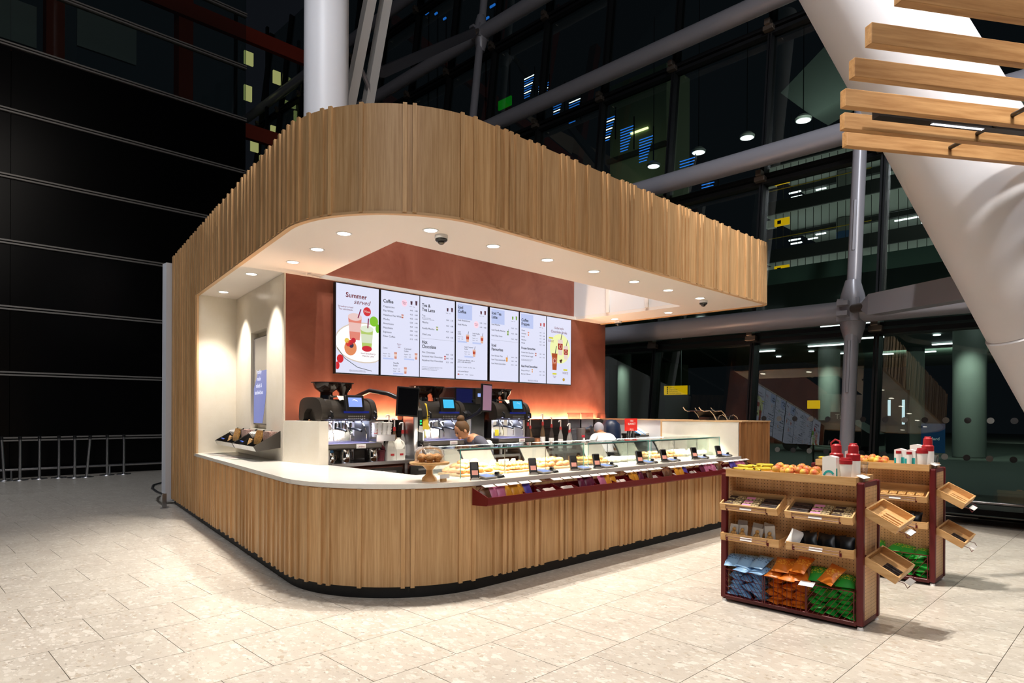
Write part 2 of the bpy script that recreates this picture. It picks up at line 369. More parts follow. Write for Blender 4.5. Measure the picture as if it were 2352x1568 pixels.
for x, z, w, h in ((6.3, 14.3, .35, .6), (6.3, 12.6, .3, .7), (7.6, 13.9, .3, .6), (8.6, 12.4, .5, .5), (7.5, 11.2, .3, .6), (8.3, 10.7, .5, .35), (6.6, 10.3, .3, .8), (9.2, 13.6, .6, .5), (9.4, 11.9, .25, .6), (7.0, 9.9, .6, .3), (8.0, 13.0, .6, .25)):
    B(1.0776 * x + 5.9, 30.5, z + 3.6, 1.0776 * x + 5.9 + w * 1.2, 30.6, z + 3.6 + h).build('pane', M['pale_reflection'], lt)
for x in (5.8, 7.3, 8.9): B(x + 6.4, 30.4, 8.5, x + 6.52, 30.55, 20).build('bar', M['frame'], lt)

# inclined glass facade on the right: local x along the wall, y into the hall, z up the slope
LEAN = .115; C0 = 12.0 + .45
zax = Vector((W2.x * LEAN, W2.y * LEAN, 1)).normalized(); yax = zax.cross(D2)
FM = Matrix((D2, yax, zax)).transposed().to_4x4(); FM.translation = W2 * C0
KZ = math.sqrt(1 + LEAN ** 2)
wall_r = bpy.data.objects.new('wall_right', None); COL.objects.link(wall_r); wall_r.matrix_world = FM; struct(wall_r)
tz = [3.12, 6.42, 9.68, 12.9, 16.1]
ms = [-7.4, -5.2, -3.0, -.75, 1.45, 3.6, 5.86, 8.15, 10.25, 12.5, 14.7, 16.9, 19.1, 21.3, 23.5, 25.7, 27.9, 30.1, 32.3]
for s_ in ms:
    B(s_ - .045, -.10, 0, s_ - .012, .14, 21).build('mullion', M['frame'], wall_r)
    B(s_ + .012, -.10, 0, s_ + .045, .14, 21).build('mullion', M['frame'], wall_r)
for z in tz:
    B(-9, -.06, z - .1, 33, .13, z - .02).build('transom', M['frame'], wall_r)
    B(-9, -.06, z + .02, 33, .16, z + .10).build('transom', M['frame'], wall_r)
B(-9, -.1, 0, 33, .2, .12).build('base_channel', M['frame'], wall_r)
zz = [.12] + tz + [21]
for i in range(len(ms) - 1):
    for k in range(len(zz) - 1):
        B(ms[i] + .045, -.008, zz[k] + .1, ms[i + 1] - .045, 0, zz[k + 1] - .1).build('pane', M['glass'], wall_r)
        if False: pass
M['dot_l'] = mat('dot_light', '6E6E6A', .6); M['dot_d'] = mat('dot_dark', '2A2B2C', .6)
dots = 0
for i in range(len(ms) - 1):
    if ms[i] > 4: break
    for k in range(7):
        s_ = ms[i] + .2 + k * .3
        for z in (1.52, .92):
            MB().cyl((s_, .002, z), (s_, .004, z), .05, n=14).build('glass_dot', M['dot_l'] if k % 2 else M['dot_d'], wall_r)
for s_ in ms:
    for z in tz: MB().bbox(s_, .20, z - .02, .22, .12, .10, .01).bbox(s_, .24, z + .08, .12, .16, .12, .01).build('clamp', M['bracket'], wall_r)
B(-9, .30, .02, 33, 1.2, .03).build('floor_border', M['darksteel'], wall_r, kind=None)
MB().tube([(-9, .55, .22), (33, .55, .22)], .028, 10).build('kick_rail', M['steel'], wall_r)
for s_ in range(-8, 20, 2): MB().tube([(s_ + .9, .55, .0), (s_ + .9, .55, .22)], .018, 8).build('rail_post', M['steel'], wall_r)
def fpt(s_, z, off): return FM @ Vector((s_, off, z * KZ))
# steel tubes just inside the glass
names = ['lowest', 'second lowest', 'third lowest', 'fourth lowest', 'topmost']
for i, z in enumerate((3.33, 6.65, 9.93, 13.12, 16.3)):
    o = MB().tube([fpt(-10, z, .55), fpt(34, z, .55)], .20, 20).build('facade_tube', M['tube'])
    tag(o, f'thick grey horizontal steel tube along the glass facade, {names[i]} of the five', 'tube', 'horizontal facade tubes')
for i, (s_, lab) in enumerate(((3.875, 'behind the display stands, right of the kiosk'), (14.85, 'rising behind the kiosk canopy'))):
    t = thing('facade_column', f'slim grey upright steel column at the facade {lab}', 'column', (0, 0, 0), 0, 'upright facade columns')
    MB().tube([fpt(s_, 0, .55), fpt(s_, 21, .55)], .115, 18).build('shaft', M['tube'], t)
    z = 3.33 if i == 0 else 13.12
    a = fpt(s_, z, .55)
    m_ = MB(); q = (a + D2 * .35); 
    m_.tube([a - Vector((0, 0, .55)), a - Vector((0, 0, .3)), a, a + Vector((0, 0, .3)), a + Vector((0, 0, .55))], .2, 16, rs=[.12, .19, .24, .19, .12]); m_.build('node_casting', M['tube'], t)
    B(-.16, -.2, -.2, .2, .2, .2, T=Matrix.Translation(a) @ FM.to_3x3().to_4x4()).build('node_block', M['tube'], t)
    for dz in (-.13, .05): B(-.02, .1, dz, .16, .34, dz + .08, T=Matrix.Translation(a) @ FM.to_3x3().to_4x4()).build('lug', M['tube'], t)
    for zz_ in (1.9, 4.4): MB().tube([fpt(s_, zz_, .55 + .10), fpt(s_, zz_ + .9, .55 + .10)], .035, 6).build('cover_strip', M['tube'], t)

def strut(name, label, a, b, w, h, parent_name=None):
    a = Vector(a); b = Vector(b); t = thing(name, label, 'strut')
    d = (b - a); ln = d.length; d.normalize(); side = d.cross(Vector((0, 0, 1))).normalized(); up = side.cross(d)
    T = Matrix((d, side, up)).transposed().to_4x4(); T.translation = a
    def ring(x, ww, hh): return [(x, -ww, -hh), (x, ww, -hh), (x, ww, hh), (x, -ww, hh)]
    xs = [(.28, w * .45, h * .35), (.55, w, h), (ln - .5, w, h), (ln - .2, w * .45, h * .35)]
    vs = []; fs = []
    for x, ww, hh in xs: vs += [T @ Vector(p) for p in ring(x, ww, hh)]
    for i in range(3):
        for k in range(4): fs.append((i * 4 + k, i * 4 + (k + 1) % 4, i * 4 + 4 + (k + 1) % 4, i * 4 + 4 + k))
    fs += [(3, 2, 1, 0), (12, 13, 14, 15)]
    MB().add(vs, fs).build('box_beam', M['tube'] if w > .1 else M['tube_dark'], t)
    MB().cyl(T @ Vector((.0, 0, 0)), T @ Vector((.35, 0, 0)), .075, n=14).build('pin', M['bracket'], t)
    MB().cyl(T @ Vector((ln - .25, 0, 0)), T @ Vector((ln, 0, 0)), .07, n=14).build('pin', M['bracket'], t)
    return t
strut('leg_strut', 'light grey box-shaped steel strut tying the facade column to the white inclined leg', fpt(3.80, 3.33, .75), (10.2, 1.35, 3.30), .13, .17)
strut('arm_strut', 'dark grey box-shaped steel arm above the kiosk canopy right of the white column', fpt(14.8, 13.12, .7), (7.74, 12.05, 8.78), .06, .11)
tp = thing('twin_post', 'pair of slim pale grey steel posts rising just right of the big white column', 'post')
for x0, y0, z0, x1, y1, z1 in ((7.05, 11.05, 9.66, 6.78, 11.32, 7.69), (7.61, 11.33, 10.04, 7.37, 11.58, 8.03)):
    a = Vector((x0, y0, z0)); b = Vector((x1, y1, z1)); d = a - b
    a2 = a + d * .8; b2 = b - d * 1.9
    MB().tube([b2, a2], .13, 4).build('post', M['white'], tp)
MB().tube([(6.85, 11.3, 8.3), (7.1, 11.4, 8.42), (7.3, 11.5, 8.25), (7.38, 11.55, 8.0)], .05, 8).build('link_bracket', M['tube'], tp)

# white inclined leg
a = Vector((8.48, 2.48, 6.54)); dz = Vector((9.79 - 8.21, .82 - 2.40, 2.60 - 6.38)) / 760 * 1.034
pts = [a + dz * k for k in (-300, 0, 300, 600, 722)]
t = thing('inclined_leg', 'huge smooth white tapered steel leg leaning down behind the timber slats', 'column')
MB().tube(pts, .66, 40, rs=[.60, .635, .67, .71, .73]).build('shaft', M['whitecol'], t)
pts2 = [a + dz * k for k in (722, 726, 1250)]
MB().tube(pts2, .7, 40, rs=[.72, .75, .80]).build('base_sleeve', M['whitecol'], t)

# big vertical column that passes behind the kiosk
o = MB().lathe([(.35, 0), (.35, 18)], (5.35, 9.66, 0), 36).build('round_column', M['whitecol']); tag(o, 'thick round white column rising behind the kiosk canopy', 'column')

# ================================================================== KIOSK OUTLINE
YF, RR, YB, XE = 4.39, 1.21, 12.1, 10.04
XC, YC = 4.02, YF + 1.21
CL, SL = .9874, .158
TX, TY = XC - RR * CL, YC + RR * SL
LL = (YB - TY) / CL
A0 = PI - math.asin(SL)
S1 = LL; S2 = S1 + RR * (1.5 * PI - A0); r2 = .16; S3 = S2 + (XE - r2) - XC; S4 = S3 + r2 * PI / 2
def path(s, e=0.0):
    if s <= S1:
        q = S1 - s; return (TX + SL * q - e * CL, TY + CL * q + e * SL)
    if s <= S2:
        a = A0 + (s - S1) / RR; return (XC + (RR + e) * math.cos(a), YC + (RR + e) * math.sin(a))
    if s <= S3: return (XC + (s - S2), YF - e)
    if s <= S4:
        a = -PI / 2 + (s - S3) / r2; return (XE - r2 + (r2 + e) * math.cos(a), YF + r2 + (r2 + e) * math.sin(a))
    q = s - S4; return (XE + e, YF + r2 + q)
def pathseg(s0, s1, e0, e1, z0, z1):
    n = 1
    brk = [s0]
    for c in (S1, S2, S3, S4):
        if s0 < c < s1: brk.append(c)
    brk.append(s1); ss = []
    for i in range(len(brk) - 1):
        a, b = brk[i], brk[i + 1]; mid = (a + b) / 2
        n = max(1, int((b - a) / (.07 if S1 < mid < S2 else .03))) if (S1 < mid < S2 or S3 < mid < S4) else 1
        for k in range(n): ss.append(a + (b - a) * k / n)
    ss.append(s1); mb = MB(); vs = []
    for s in ss:
        i_ = path(s, e0); o_ = path(s, e1); vs += [(o_[0], o_[1], z0), (o_[0], o_[1], z1), (i_[0], i_[1], z1), (i_[0], i_[1], z0)]
    fs = []
    for i in range(len(ss) - 1):
        for k in range(4): fs.append((i * 4 + k, i * 4 + (k + 1) % 4, i * 4 + 4 + (k + 1) % 4, i * 4 + 4 + k))
    m_ = (len(ss) - 1) * 4; fs += [(3, 2, 1, 0), (m_, m_ + 1, m_ + 2, m_ + 3)]
    return mb.add(vs, fs)
def sX(x): return S2 + x - XC
def sY(y): return (YB - y) / CL
def sA(deg): return S1 + RR * (R(deg) + 2 * PI - A0)
front = [4.133, 4.239, 4.311, 4.393, 4.574, 4.681, 4.765, 5.05, 5.133, 5.266, 5.477, 5.744, 5.828, 6.091, 6.18, 6.262, 6.338, 6.526, 6.63, 6.712, 6.965, 7.049, 7.322, 7.402, 7.487, 7.567, 7.757, 7.863, 7.943, 8.233, 8.309, 8.446, 8.659, 8.933, 9.192, 9.381, 9.597, 9.683, 9.763, 9.84, 10.0]
leftY = [9.553, 9.347, 9.219, 9.077, 8.921, 8.787, 8.688, 8.569, 8.326, 8.089, 7.877, 7.609, 7.417, 7.30, 7.15, 7.01, 6.90, 6.629, 6.445, 6.34, 6.157, 6.003, 5.889]
bat = []
rn = random.Random(3); y = 12.05
while y > 9.6: bat.append(sY(y)); y -= rn.choice([.08, .10, .13, .16, .2])
bat += [sY(y) for y in leftY] + [sA(d) for d in (-187, -182, -177, -170.1, -162.3, -158.1, -144.3, -127.0, -123.2, -103.3, -97.0)] + [sX(x) for x in front]
bat = sorted(bat)
def cladding(parent, s0, s1, z0, z1, zoff=.008):
    bs = [b for b in bat if s0 + .02 < b < s1 - .01]
    edges = [s0] + bs + [s1]
    for i in range(len(edges) - 1):
        if edges[i + 1] - edges[i] > .012:
            e = .018 + (.004 if i % 3 == 0 else 0)
            pathseg(edges[i] + .001, edges[i + 1] - .001, 0, e, z0, z1).build('board', M['oak'], parent)
    for b in bs:
        w = .034 if S1 < b < S2 else .044
        pathseg(b, min(b + w, s1),   .018, .040, z0 - zoff, z1 + zoff).build('batten', M['oak'], parent)
SA = sY(10.04)
ZS, ZT = 3.315, 4.235

# canopy -------------------------------------------------------------
can = thing('kiosk_canopy', 'deep curved oak-clad canopy over the coffee kiosk with a white soffit', 'canopy')
cladding(can, SA, S4, ZS, ZT); 
pathseg(S4, S4 + 3.1, 0, .02, ZS, ZT).build('side_board', M['oak'], can)
pathseg(SA, S4 + 3.1, -.10, 0, ZS, ZT).build('fascia_core', M['oak_dark'], can)
pathseg(SA - .02, S4 + 3.1, -.02, .03, ZS - .022, ZS).build('edge_trim', M['oak_trim'], can)
def outline(e, s0, s1):
    pts = []; n = 0; s = s0
    while s < s1 - 1e-4:
        pts.append(path(s, e)); s += (.09 if S1 <= s < S2 else (.04 if S3 - .01 <= s < S4 else (min(S1 - s, 9) if s < S1 else (min(S3 - s, 9) if s < S3 else s1 - s))))
        s = min(s, s1)
    pts.append(path(s1, e)); return pts
outer = outline(-.02, SA, S4 + 3.16)
hole = [(4.142, 7.64), (3.796, 5.45), (9.27, 5.45), (9.27, 7.64)]
poly = outer + [(3.72, 7.71), (4.10, 10.06)]
def flat(pl, holes, z, th):
    loops = [[Vector((p[0], p[1], 0)) for p in pl]] + [[Vector((p[0], p[1], 0)) for p in h] for h in holes]
    tris = tessellate_polygon(loops); pts = [p for lp in loops for p in lp]; n = len(pts); mb = MB()
    vs = [(p.x, p.y, z) for p in pts] + [(p.x, p.y, z + th) for p in pts]; fs = [tuple(t_) for t_ in tris] + [tuple(i + n for i in reversed(t_)) for t_ in tris]
    st = 0
    for lp in loops:
        m_ = len(lp)
        for i in range(m_): a, b = st + i, st + (i + 1) % m_; fs.append((a, b, b + n, a + n))
        st += m_
    return mb.add(vs, fs)
flat(poly, [hole], ZS - .006, .05).build('soffit', M['soffit'], can)
B(9.27, 5.40, ZS + .045, 9.32, 7.68, ZT).build('inner_upstand', M['white'], can)
B(3.74, 5.40, ZS + .045, 9.27, 5.45, ZT).build('inner_upstand', M['white'], can)
MB().prism([(3.796, 5.45), (3.74, 5.45), (4.09, 7.67), (4.145, 7.67)], ZS + .045, ZT).build('inner_upstand', M['white'], can)
for y in (6.1, 6.9): B(9.235, y - .03, ZS + .045, 9.27, y + .03, ZT).build('seam_post', M['soffit'], can)
# downlights
DL = [(3.683, 9.542), (3.444, 8.043), (3.50, 7.059), (3.404, 6.318), (3.281, 5.575), (3.79, 4.885), (4.602, 4.89), (5.434, 4.89), (6.268, 4.885), (7.114, 4.885), (7.934, 4.885), (8.809, 4.885), (9.70, 5.967), (9.70, 7.078)]
dlab = ['over the condiment alcove, deepest in the corner', 'over the condiment alcove, nearer its front edge', 'just left of the red wall corner', 'second back from the curved corner on the left side', 'inside the curved left corner of the soffit', 'beside the nearest dome camera', 'first right of the nearest dome camera', 'second right of the nearest dome camera', 'third right of the nearest dome camera', 'fourth right of the nearest dome camera', 'fifth right of the nearest dome camera', 'directly left of the far dome camera', 'at the right end behind the far dome camera', 'at the right end nearest the red wall']
for (x, y), lb in zip(DL, dlab):
    t = thing('downlight', 'round white downlight in the soffit ' + lb, 'downlight', (x, y, ZS - .006), 0, 'soffit downlights')
    MB().lathe([(.062, -.004), (.078, -.004), (.078, 0), (.062, 0)], n=24, cap=False).build('rim', M['white'], t)
    MB().cyl((0, 0, -.003), (0, 0, -.001), .06, n=24).build('lens', M['lamp'], t)
    d = light('SPOT', 'downlight_beam', (x, y, ZS - .02), 105 if y < 7.5 else 190, (1, .93, .84), (x, y, 0), spot=84, blend=.7, radius=.05)
for (x, y), lb in zip(((3.97, 4.95), (9.03, 4.95), (9.97, 7.2)), ('nearest the curved corner', 'near the far right end', 'hanging at the far right edge by the red wall')):
    t = thing('dome_camera', 'small dome camera under the soffit ' + lb, 'camera', (x, y, ZS - .003), 0, 'soffit dome cameras')
    MB().lathe([(.062, 0), (.064, -.035), (.055, -.04)], n=20).build('housing', M['white'], t)
    MB().lathe([(.058, -.04), (.060, -.052), (.045, -.066)], n=20).build('dark_ring', M['black'], t)
    MB().lathe([(.034, -.066), (.032, -.08), (.018, -.092), (.004, -.096)], n=16).build('dome', M['darksteel'], t)

# pillar, alcove -------------------------------------------------------
pil = thing('kiosk_pillar', 'tall oak-battened end pillar on the left side of the kiosk', 'pillar')
cladding(pil, 0.0, SA - .02, .105, ZT)
def skew(y0, y1, a, b, z0, z1):
    # block between y0 and y1 whose faces lie a and b inside the left flank line
    return MB().prism([(1.892 + .16 * y0 + a, y0), (1.892 + .16 * y0 + b, y0), (1.892 + .16 * y1 + b, y1), (1.892 + .16 * y1 + a, y1)], z0, z1)
skew(10.05, 12.1, 0, .55, .10, ZT).build('core', M['oak_dark'], pil)
for e, x in ((.018, 0), (.035, .03), (.018, .06)): skew(9.97 + x, 9.99 + x, -e, .01, .965, ZS - .02).build('edge_bead', M['oak_trim'], pil)
skew(10.05, 12.1, .03, .5, 0, .10).build('plinth', M['plinth_grey'], pil)
B(3.72, 12.13, .05, 9.9, 12.33, 4.15).build('back_panel', M['whitecol'], pil)
for s_, r in ((1, 1),):
    pass
alc = thing('condiment_alcove', 'pale stone lined alcove beside the red wall holding the condiment rack', 'alcove')
B(3.52, 10.04, .985, 4.14, 10.08, ZS - .006).build('end_panel', M['cream'], alc)
AO = Vector((3.69, 7.68, 0)); AR = -math.atan(.158 / .9874)
AM = Matrix.Translation(AO) @ Matrix.Rotation(AR, 4, 'Z') @ Matrix.Diagonal((1.08, 1.106, 1, 1)) @ Matrix.Translation((-2.27, -7.03, 0))
def abox(*a): return MB().box(*a, T=AM)
wx0, wx1 = 2.27, 2.36
for a in ((7.06, 7.69, .985, ZS - .01), (8.41, 9.30, .985, ZS - .01), (7.69, 8.41, .985, 1.36), (7.69, 8.41, 2.71, ZS - .01)):
    abox(wx0, a[0], a[2], wx1, a[1], a[3]).build('stone_panel', M['cream'], alc)
abox(wx1, 7.6, 1.2, wx1 + .04, 8.5, 2.9).build('recess_back', M['cream'], alc)
def aloc(t, x, y, z):
    p = AM @ Vector((x, y, z)); t.location = p; t.rotation_euler = (0, 0, AR); t.scale = (1.08, 1.106, 1); return t
t = thing('alcove_screen', 'tall portrait screen recessed in the stone alcove wall with grey-blue picture', 'screen'); aloc(t, 2.300, 8.05, 1.42)
B(0, -.33, 0, .03, .33, 1.21).build('bezel', M['darksteel'], t)
M['alc_disp'] = mat('alcove_display', '1A1816', .12, emit='8C8078', es=.42)
B(-.004, -.315, .015, 0, .315, 1.195).build('display', M['alc_disp'], t)
M['alc_blue'] = emis('alcove_blue', '7C8CD8', .55); M['alc_txt'] = emis('alcove_text', 'DADCF0', .9)
pl = [(.315 - .3 * math.sin(i / 10 * PI * .5) ** 2, .015 + i * .075) for i in range(11)]
MB().add([(-.006, .30, .02), (-.006, -.1, .02)] + [(-.006, -.1 - .2 * math.sin(i / 8 * PI / 2), .02 + .09 * i) for i in range(9)] + [(-.006, .1, .74), (-.006, .30, .5)], [tuple(range(13))]).build('picture', M['alc_blue'], t)
text('Freshly\nmade\nsalads &\nsandwiches', .082, M['alc_txt'], t, (-.010, .05, .70), (PI / 2, 0, -PI / 2), 'CENTER', spacing=1.15)
# condiment rack
t = thing('condiment_rack', 'two-bay steel condiment rack mounted on the alcove wall under the portrait screen', 'rack'); aloc(t, 2.27, 0, 0)
def sidep(y, w=.012): return MB().add([(0, y, 1.15), (-.27, y, 1.11), (-.30, y, 1.17), (0, y, 1.36), (0, y + w, 1.15), (-.27, y + w, 1.11), (-.30, y + w, 1.17), (0, y + w, 1.36)], [(0, 1, 2, 3), (7, 6, 5, 4), (0, 4, 5, 1), (1, 5, 6, 2), (2, 6, 7, 3), (3, 7, 4, 0)])
for y in (7.12, 8.08, 8.12, 9.05): sidep(y).build('side', M['darksteel'], t)
for y0, y1 in ((7.13, 8.09), (8.12, 9.06)):
    MB().add([(-.27, y0, 1.11), (-.27, y1, 1.11), (-.30, y1, 1.17), (-.30, y0, 1.17), (-.262, y0, 1.11), (-.262, y1, 1.11), (-.292, y1, 1.17), (-.292, y0, 1.17)], [(0, 1, 2, 3), (7, 6, 5, 4), (0, 4, 5, 1), (3, 2, 6, 7), (0, 3, 7, 4), (1, 5, 6, 2)]).build('front_lip', M['steel'], t)
    MB().add([(-.27, y0, 1.11), (-.27, y1, 1.11), (0, y1, 1.15), (0, y0, 1.15), (-.27, y0, 1.118), (-.27, y1, 1.118), (0, y1, 1.158), (0, y0, 1.158)], [(0, 1, 2, 3), (7, 6, 5, 4), (0, 4, 5, 1), (2, 6, 7, 3), (0, 3, 7, 4), (1, 5, 6, 2)]).build('bottom', M['black'], t)
    for q in (.33, .66): sidep(y0 + (y1 - y0) * q, .005).build('divider', M['black'], t)
cn = 0
for bay, y0 in enumerate((7.15, 8.15)):
    w_ = 'front' if bay == 0 else 'rear'
    o = MB()
    for k in range(9): o.box(2.05 + .004 * k, y0 + .03, 1.19 + .012 * k, 2.058 + .004 * k, y0 + .26, 1.26 + .013 * k, T=AM)
    tag(o.build('napkin_stack', M['biscuit']), f'fanned brown paper napkins in the {w_} bay of the condiment rack', 'napkins', 'napkins in the rack')
    o = MB().box(2.16, y0 + .02, 1.22, 2.25, y0 + .28, 1.345, T=AM); tag(o.build('patterned_box', M['patterned']), f'small maroon patterned carton at the back of the {w_} rack bay', 'box', 'patterned cartons')
    for k in range(5):
        o = MB().lathe([(.028, 0), (.036, .07), (.038, .07), (.030, 0)], n=12).build('paper_cup', M['tag'], loc=AM @ Vector((2.13 + .02 * (k % 2), y0 + .36 + .045 * k, 1.27)), rot=(0, -.5, 0))
        tag(o, f'white paper lid in the {w_} bay of the condiment rack, {ORD[k]} from the right', 'lid', f'white lids in the {w_} rack bay')
    for k in range(4):
        o = MB().bbox(0, 0, 0, .012, .045, .10, .003).build('wooden_stirrer_bundle', M['tray'], loc=AM @ Vector((2.05 + .012 * k, y0 + .42 + .05 * k, 1.2)), rot=(.3, .2, k * .4))
        tag(o, f'pale wooden stirrers in the {w_} bay of the rack, {ORD[k]} bundle from the right', 'stirrers', f'stirrers in the {w_} rack bay')
    o = MB().bbox(0, 0, 0, .05, .12, .012, .004).build('sugar_sachet', mat('sachet_blue', '2A4FB0', .4), loc=AM @ Vector((2.05, y0 + .70, 1.19)), rot=(.3, .2, .3))
    tag(o, f'blue and white sugar sachet in the dark compartment of the {w_} rack bay', 'sachet', 'blue sachets')
# slots in the worktop
for i, (x, y, c) in enumerate(((1.98, 7.70, '6E8A4A'), (1.99, 7.98, '8A4A42'), (1.99, 8.27, '4A4038'), (1.92, 8.52, '8C5A50'), (1.95, 8.80, '4E4A48'), (1.95, 9.0, '6B5046'))):
    t = thing('waste_opening', f'oval {["green", "red", "dark grey", "pink", "grey", "brown"][i]} rimmed waste slot, {ORD[i]} from the counter corner', 'slot', G(x, y) + (.986,), 0, 'waste slots in the worktop')
    vs = MB().ell((0, 0, 0), .16, .055, .002, 24, 4); vs.build('rim', mat('rim' + c, c, .5), t)
    MB().ell((0, 0, .0012), .14, .040, .0015, 24, 4).build('opening', M['ink'], t)

# red back wall
wb = struct(B(3.708, 7.68, .10, 10.22, 7.78, 4.4).build('wall_back', M['terra']))
B(3.688, 7.66, .985, 3.708, 7.69, ZS - .01).build('corner_bead', M['cream'], wb)
part = MB().prism([(3.69, 7.68), (3.74, 6.88), (3.84, 6.845), (4.03, 7.68)], .985, 1.49)
o = part.build('stone_partition', M['cream']); tag(o, 'low pale stone partition between the alcove and the coffee machines', 'partition')
# counter ---------------------------------------------------------------
cnt = thing('serving_counter', 'curved oak-battened serving counter front below the white worktop', 'counter')
cladding(cnt, SA, sX(9.07), .105, .935)
pathseg(SA, sX(9.07), -.06, 0, .105, .935).build('core', M['oak_dark'], cnt)
pathseg(SA - .02, sX(9.07), -.07, -.02, 0, .105).build('plinth', M['plinth'], cnt)
wt = outline(.035, SA - .06, sX(9.065)) + [(9.065, 5.18), (3.85, 5.18), (3.838, 6.84), (3.74, 6.88), (3.69, 7.68), (4.055, 10.04)]
o = flat(wt, [], .945, .04).build('worktop', M['stone']); tag(o, 'long white stone worktop curving round the kiosk corner', 'worktop')
pathseg(SA - .04, sX(9.065), .0, .020, .934, .945).build('shadow_gap', M['oak_dark'], cnt)
# end cabinet
cab = thing('end_cabinet', 'tall oak-clad end cabinet with white inner side at the right end of the counter', 'cabinet')
B(9.08, 4.42, .105, 9.98, 5.70, 1.478).build('carcass', M['cream'], cab)
B(9.07, 4.39, .985, 9.08, 5.68, 1.478).build('white_side', M['cream'], cab)
xs_ = [9.07, 9.20, 9.30, 9.43, 9.52, 9.61, 9.69, 9.79, 9.88, 9.97, 10.04]
for i in range(10): B(xs_[i], 4.37 - (.012 if i % 2 else 0), .105, xs_[i + 1] - .003, 4.40, 1.478).build('board', M['oak_dark'], cab)
B(9.98, 4.40, .105, 10.04, 5.70, 1.478).build('side_panel', M['oak_dark'], cab)
B(9.065, 4.35, 1.478, 10.045, 5.71, 1.495).build('oak_top', M['oak_trim'], cab)
B(9.064, 5.68, .985, 9.08, 5.71, 1.478).build('oak_edge', M['oak_trim'], cab)
B(9.12, 4.44, 0, 9.95, 5.68, .105).build('plinth', M['plinth'], cab)
lw = thing('low_rear_wall', 'low wall with thin oak cap running right from the red wall', 'wall')
B(10.15, 7.62, .0, 10.20, 7.68, 1.48).build('post', M['oak_trim'], lw)
B(9.98, 5.71, .1, 10.04, 7.67, 1.48).build('panel', M['white'], lw)
B(9.94, 5.71, 1.48, 10.08, 7.68, 1.50).build('oak_cap', M['oak_trim'], lw)
#@@
# ================================================================== MENU SCREENS
def kthing(name, label, cat, loc=(0, 0, 0), rz=0, group=None):
    o = thing(name, label, cat, G(loc[0], loc[1]) + (loc[2],), rz, group); o.scale = (1.0776, 1.085, 1); return o
def wthing(name, label, cat, yref):
    o = thing(name, label, cat, (.1758 * yref, 0, 0)); o.scale = (1.0776, 1.0919, 1); return o
def wplace(o, yref): o.location = (.1758 * yref, 0, 0); o.scale = (1.0776, 1.0919, 1); return o
XS = [2.886, 3.519, 4.13, 4.754, 5.402, 6.031, 6.648, 7.28]
def disc(c, rx, rz, y, n=20):
    cl = lambda v: min(max(v, .005), .601)
    return MB().add([(cl(c[0] + rx * math.cos(2 * PI * k / n)), y, c[1] + rz * math.sin(2 * PI * k / n)) for k in range(n)] + [(cl(c[0] + rx * math.cos(2 * PI * k / n)), y + .001, c[1] + rz * math.sin(2 * PI * k / n)) for k in range(n)], [tuple(range(n)), tuple(range(2 * n - 1, n - 1, -1))])
def rectp(x0, z0, x1, z1, y): return B(x0, y, z0, x1, y + .001, z1)
def pm(c, e=.75): return emis('px' + c, c, e)
def cup_pic(t, x, z, w, h, c, c2='F2D8D0', straw=None):
    MB().add([(x - w * .36, -.003, z), (x + w * .36, -.003, z), (x + w * .5, -.003, z + h), (x - w * .5, -.003, z + h)], [(0, 1, 2, 3)]).build('cup_picture', pm(c), t)
    MB().add([(x - w * .42, -.0036, z + h * .35), (x + w * .42, -.0036, z + h * .35), (x + w * .47, -.0036, z + h * .75), (x - w * .47, -.0036, z + h * .75)], [(0, 1, 2, 3)]).build('cup_band', pm(c2), t)
    if straw: MB().tube([(x + w * .1, -.004, z + h), (x + w * .32, -.004, z + h * 1.45)], w * .05, 5).build('straw_picture', pm(straw), t)
def prices(t, z0, rows, w, dz, cols=2, size=.028):
    a = ['4.25', '4.20', '5.20', '4.60', '3.85', '3.25', '3.15', '1.99', '5.05', '4.45']; b = ['4.60', '', '', '5.00', '4.05', '', '', '2.25', '5.35', '4.80']
    text('\n'.join(a[(i + int(z0 * 10)) % 10] for i in range(rows)), size, M['ink_navy'], t, (w * .74, -.002, z0), spacing=dz / size, name='price')
    text('\n'.join((b[(i + int(z0 * 10)) % 10] or '4.95') for i in range(rows)), size, M['ink_navy'], t, (w * .87, -.002, z0), spacing=dz / size, name='price')
H_ = 1.165; W_ = .605
def items(t, z, body, dz, size=.036): text(body, size, M['ink_navy'], t, (.035, -.002, z), spacing=dz / size)
def head(t, z, body, size=.066, x=.035, sx=.86): text(body, size, M['ink_navy'], t, (x, -.002, z), spacing=.95, name='heading', bold=.0012, sx=sx)
mlab = ['summer drinks picture screen with iced cups', 'menu screen headed Coffee', 'menu screen headed Tea and Tea Latte', 'menu screen headed Iced Coffee', 'menu screen headed Iced Tea Latte', 'menu screen headed Coffee Frappés', 'menu screen of Chocolate drinks over a yellow disc']
def cups_icons(t, z, c):
    for i in (0, 1):
        cup_pic(t, W_ * (.78 + .13 * i), z, .034, .05 + .012 * i, c, c)
    text('Regular   Large', .014, M['ink_grey'], t, (W_ * .73, -.002, z - .03))
